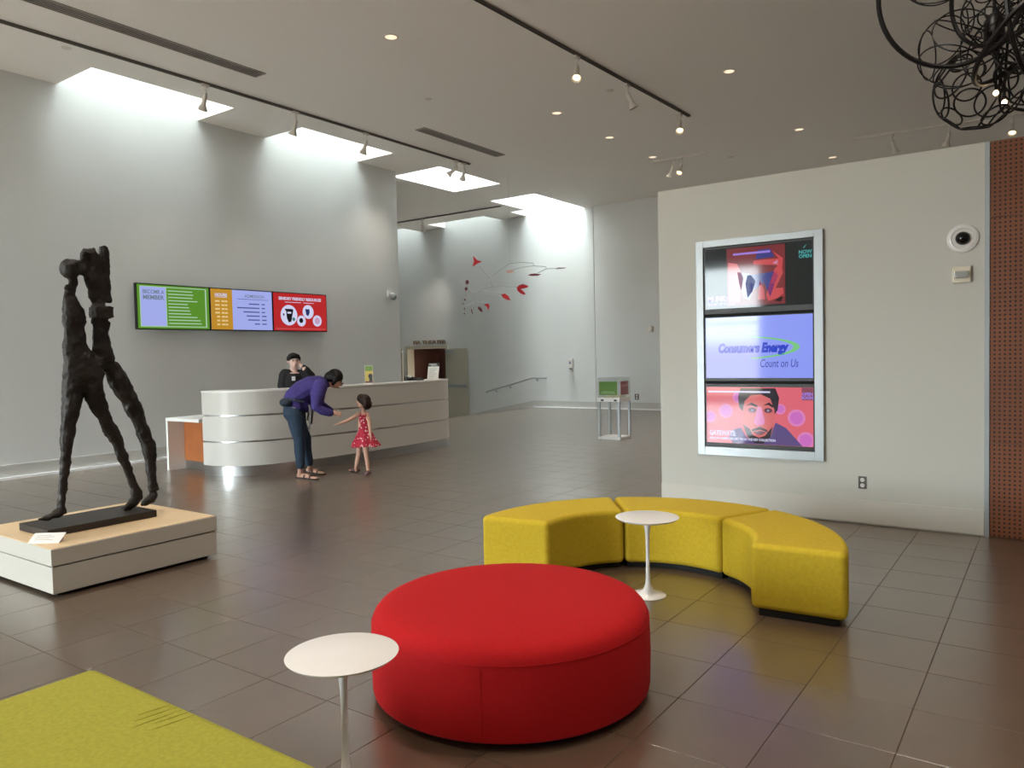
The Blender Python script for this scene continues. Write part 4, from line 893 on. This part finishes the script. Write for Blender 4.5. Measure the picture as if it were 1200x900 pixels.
for off, hip, kn, an in ((near, (345, 484), (351, 516), (352.2, 545)), (far, (348, 484), (358.5, 516), (362.5, 544))):
    W.tube(jn, [(*hip, 9.5, off), (hip[0] + 2.5, 498, 8.6, off), (*kn, 6.4, off), (kn[0] + .3, 528, 6.2, off), (*an, 4.8, off)])
vox(obj('jeans', jn, mat('dark_jeans', (36, 54, 74), .85, noise=.15, nscale=10), W.t), .012, 4)
hm = MB().ball(hc + hu * .022 - fd * .028, .112, 16, 12); hm.ball(hc - fd * .07 - hu * .02, .09, 14, 10)
for k in (-1, 1): hm.tube([hc + hu * .06 + hs * k * .06, hc + hs * k * .095 + fd * .01, hc + hs * k * .085 - hu * .09 + fd * .02], [.05, .04, .02], 8)
vox(obj('hair', hm, M_HAIRD, W.t), .009, 3)
obj('glasses', MB().tube([hc + fd * .11 + hs * x * .05 - hu * .0 + hu * .016 * math.sin(a) + hs * .022 * math.cos(a) for x in (-.75, .75) for a in np.linspace(0, 2 * PI, 12)], .0025, 5), M_BLACK, W.t)
bg = MB(); c = W.p(335, 471, near - .02); bg.ball(c, .085, 16, 10, (1., 1., .72)); vox(obj('waist_bag', bg, mat('navy_bag', (42, 52, 68), .7), W.t), .008, 3)
obj('bag_strap', MB().tube([W.p(337, 467, near - .06), W.p(346, 468, near - .11), W.p(356, 470, near - .09)], .014, 8, wide=(0, 0, 1), flat=.3), mat('navy_bag', (42, 52, 68), .7), W.t)
sc = MB()
for k, (u0, u1, v1) in enumerate(((364, 362, 505), (366, 365, 497), (362, 360, 493))): sc.tube([W.p(u0 - 2, 474, -.06 + .03 * k), W.p(u0, 482, -.09 + .03 * k), W.p(u1, v1, -.09 + .03 * k)], [.02, .028, .018], 8, flat=.35)
vox(obj('scarf', sc, mat('grey_scarf', (112, 106, 104), .9, noise=.2, nscale=30), W.t), .008, 2)
for he, to in (((349.5, 560), (371.5, 562.3)), ((361, 553.5), (379.5, 556.5))):
    h, tt = gr(*he), gr(*to); dd = (tt - h) / np.linalg.norm(tt - h); sd = np.cross((0, 0, 1), dd); h = h - dd * .02; tt = tt + dd * .02
    sn = obj('sandal', MB().slab([tuple((h - sd * .035)[:2]), tuple((h * .6 + tt * .4 - sd * .038)[:2]), tuple((tt - sd * .045 - dd * .03)[:2]), tuple((tt)[:2]), tuple((tt + sd * .045 - dd * .03)[:2]), tuple((h * .6 + tt * .4 + sd * .038)[:2]), tuple((h + sd * .035)[:2])], 0, .018), mat('sandal_brown', (58, 48, 44), .7), W.t)
    for f in (.45, .72):
        c = h * (1 - f) + tt * f; obj('strap', MB().tube([c - sd * .05 + (0, 0, .012), c - sd * .042 + (0, 0, .05), c + (0, 0, .085 - .045 * f), c + sd * .042 + (0, 0, .05), c + sd * .05 + (0, 0, .012)], .013, 6, wide=tuple(dd), flat=.4), mat('sandal_brown', (58, 48, 44), .7), sn)

# --- girl in a red dress
G = Person('person', 'small person in a red patterned dress reaching one arm out', gz(424, 555))
gg = lambda u, v: gz(u, v) - G.b
body = MB(); hc = G.p(425.5, 470.5); hr_ = .082
fd, hu, hs = G.head(body, hc, hr_, -G.r * .9 - G.d * .35 + np.array([0, 0, .12]))
G.tube(body, [(425.5, 477, 2.8, 0), (425.5, 484, 3, 0)]); G.tube(body, [(425.5, 484, 4.8, 0), (425, 492, 5.2, 0), (425, 502, 5.2, 0), (425, 514, 6, 0), (425, 520, 5.5, 0)], flat=.8)
G.tube(body, [(421, 485, 2.6, .03), (413, 490, 2.2, .02), (406, 493.5, 2.0, 0), (398.5, 496, 1.5, -.02)]); G.tube(body, [(430, 485.5, 2.6, -.03), (432.5, 494, 2.3, -.05), (433.5, 502, 2.0, -.07), (434, 509.5, 1.5, -.08)])
G.hand(body, G.p(398.5, 496, -.02), -G.r + np.array([0, 0, -.15]), np.array([0, 0, -1.]), 1, .11); G.hand(body, G.p(434, 509.5, -.08), np.array([.0, 0, -1.]) + G.r * .05, -G.r, 1, .11)
for off, hip, kn, an, he, to in ((.06, (422, 518), (420, 534), (417, 548.5), (419.5, 553.5), (409.5, 552.0)), (-.05, (428, 518), (429.5, 535), (431.3, 550), (432.5, 555.6), (429.0, 557.4))):
    G.tube(body, [(*hip, 4, off), (*kn, 2.7, off), ((kn[0] + an[0]) / 2, (kn[1] + an[1]) / 2 - 1, 2.6, off), (*an, 1.8, off)]); G.foot(body, gg(*he), gg(*to), .03, G.p(*an, off))
vox(obj('body', body, M_SKIN, G.t), .0065, 2); G.features(hc, hr_, fd, hu, hs)
M_DRESS = mat('red_dress', (176, 32, 58), .8)
n, l = M_DRESS.node_tree.nodes, M_DRESS.node_tree.links
vo = n.new('ShaderNodeTexVoronoi'); vo.inputs['Scale'].default_value = 30; tc = n.new('ShaderNodeTexCoord'); l.new(tc.outputs['Object'], vo.inputs['Vector'])
lt_ = n.new('ShaderNodeMath'); lt_.operation = 'LESS_THAN'; lt_.inputs[1].default_value = .27; l.new(vo.outputs['Distance'], lt_.inputs[0])
mx = n.new('ShaderNodeMix'); mx.data_type = 'RGBA'; mx.inputs[6].default_value = lin(172, 28, 54); mx.inputs[7].default_value = lin(236, 214, 216); l.new(lt_.outputs[0], mx.inputs[0]); l.new(mx.outputs[2], n['Principled BSDF'].inputs['Base Color'])
ds = MB(); rows = [(486, 5.2, 0), (492, 5.9, 0), (499, 6.0, 0), (504, 7.2, .05), (511, 10, .09), (518, 13.6, .12), (522.5, 16.2, .14), (523, 15.4, .14), (518, 12.6, .12), (505, 6.6, .05)]
sg = 40; vs = []
for v, r, fl in rows:
    c = G.p(425.5 + (v - 486) * .08, v)
    for k in range(sg):
        a = 2 * PI * k / sg; rr = r * G.m * (1 + fl * math.sin(7 * a + 1) * .9); vs.append(c + G.r * rr * math.cos(a) + G.d * rr * .78 * math.sin(a) + np.array([0, 0, (fl * .05) * math.sin(3 * a)]))
fs = [(i * sg + k, i * sg + (k + 1) % sg, (i + 1) * sg + (k + 1) % sg, (i + 1) * sg + k) for i in range(len(rows) - 1) for k in range(sg)]
obj('dress', ds.add(vs, fs), M_DRESS, G.t, smooth=True, angle=60)
for u, o in ((422.5, -.06), (428.5, -.075)): obj('dress_strap', MB().tube([G.p(u, 488, o), G.p(u + .5, 483.5, o + .03), G.p(u + .5, 484.5, o + .1)], .008, 6), M_DRESS, G.t)
hm = MB().ball(hc + hu * .012 - fd * .016, .094, 16, 12); hm.ball(hc - fd * .05 - hu * .035, .08, 14, 10)
for k in (-1, 1): hm.tube([hc + hu * .05 + hs * k * .05, hc + hs * k * .082 - fd * .01, hc + hs * k * .078 - hu * .085 - fd * .005], [.045, .036, .026], 8)
hm.tube([hc - fd * .06, hc - fd * .065 - hu * .09], [.07, .055], 10); hm.ball(hc + fd * .03 + hu * .045, .062, 12, 8)
vox(obj('hair', hm, M_HAIRB, G.t), .008, 3)
for he, to in (((419.5, 553.5), (409.5, 552.0)), ((432.5, 555.6), (429.0, 557.4))):
    h, tt = gg(*he), gg(*to); dd = tt - h; dd[2] = 0; dd = dd / np.linalg.norm(dd); h = h - dd * .012; tt = h + dd * .165
    sm = MB().tube([h + (0, 0, .03), h * .5 + tt * .5 + (0, 0, .03), tt + (0, 0, .022)], [.034, .036, .026], 10, wide=tuple(np.cross((0, 0, 1), dd)), flat=.82); vox(obj('shoe', sm, mat('shoe_mauve', (112, 84, 88), .7), G.t), .007, 3)

# --- receptionist behind the counter
ps = gx(345, 440, -10.15); S = Person('person', 'person in black standing behind the curved desk, one hand at the head', (ps[0], ps[1]))
body = MB(); hc = S.p(344.3, 422.5); hr_ = .1
fd, hu, hs = S.head(body, hc, hr_, -S.d + S.r * .25 + np.array([0, 0, -.1]))
S.tube(body, [(344.5, 430, 4.2, .02), (344, 437, 4.6, .02)])
zt = lambda z, o=0., x=0.: S.r * x + S.d * o + np.array([0, 0, z])
pt = S.p(344, 437); base = S.r * (pt @ S.r)
body.tube([base + (0, 0, .85), base + (0, 0, 1.05), base + (0, 0, 1.25), base + (0, 0, 1.40)], [.14, .13, .15, .13], 14, wide=tuple(S.r), flat=.65)
for k in (-1, 1):
    q_ = base + S.r * .09 * k; body.tube([q_ + (0, 0, .95), q_ + (0, 0, .5), q_ + (0, 0, .09)], [.085, .06, .042], 12); S.foot(body, q_ + S.d * .04, q_ - S.d * .2, .04, q_ + (0, 0, .1))
S.tube(body, [(334, 440, 4.5, 0), (331.5, 452, 4, .0), (334, 464, 3.4, -.08), (341, 469, 2.5, -.16)]); S.hand(body, S.p(341, 469, -.16), S.r + (0, 0, -.2), np.array([0, 0, -1.]), 1, .16)
S.tube(body, [(355, 440, 4.5, 0), (364, 438.5, 3.8, -.08), (357, 432, 3.2, -.08), (353, 428.5, 2.4, -.04)]); S.hand(body, S.p(353, 428.5, -.04), S.p(347.5, 421, .02) - S.p(353, 428.5, -.04), -S.r, 1, .16)
vox(obj('body', body, mat('fair_skin', (226, 190, 176), .5), S.t), .009, 2); S.features(hc, hr_, fd, hu, hs)
tp = MB()
tp.tube([base + (0, 0, .86), base + (0, 0, 1.05), base + (0, 0, 1.25), base + (0, 0, 1.38)], [.165, .155, .18, .16], 14, wide=tuple(S.r), flat=.68); S.tube(tp, [(334, 438, 6, 0), (344, 441, 6.5, .02), (355, 438, 6, 0)])
S.tube(tp, [(333.5, 439, 6.2, 0), (331, 452, 5.6, 0), (334, 464, 4.8, -.08), (338.5, 467.5, 4, -.13)]); S.tube(tp, [(356, 439.5, 6, 0), (365, 438.5, 5, -.08), (359.5, 434, 4.2, -.08), (355.5, 430.5, 3.5, -.055)])
S.tube(tp, [(340, 435.5, 3.0, .03), (349, 435.5, 3.0, .03)])
vox(obj('black_top', tp, mat('black_cloth', (20, 19, 21), .8), S.t), .012, 4)
tr_ = MB()
for k in (-1, 1): q_ = base + S.r * .09 * k; tr_.tube([q_ + (0, 0, .98), q_ + (0, 0, .5), q_ + (0, 0, .08)], [.105, .078, .07], 12)
vox(obj('trousers', tr_, mat('black_cloth', (20, 19, 21), .8), S.t), .014, 3)
for k in (-1, 1):
    q_ = base + S.r * .09 * k; sm = MB().tube([q_ + S.d * .06 + (0, 0, .04), q_ - S.d * .08 + (0, 0, .045), q_ - S.d * .22 + (0, 0, .03)], [.045, .05, .035], 10, wide=tuple(S.r), flat=.85); vox(obj('shoe', sm, M_BLACK, S.t), .01, 3)
hm = MB().ball(hc + hu * .02 - fd * .028, .108, 16, 12); hm.tube([hc + hu * .07 + fd * .055 - hs * .07, hc + hu * .085 + fd * .075, hc + hu * .065 + fd * .06 + hs * .07], [.034, .036, .03], 10)
for k in (-1, 1): hm.tube([hc + hu * .06 + hs * k * .085, hc - hu * .01 + hs * k * .098 - fd * .02], [.03, .018], 8)
vox(obj('hair', hm, M_HAIRD, S.t), .009, 3)
bd = S.p(344, 443, -.14); obj('name_badge', MB().tube([bd + (0, 0, .03), bd - (0, 0, .04)], [.028, .028], 4, wide=tuple(S.r + np.array([0, 0, .001])), flat=.15), mat('badge_white', (214, 212, 214), .5), S.t)
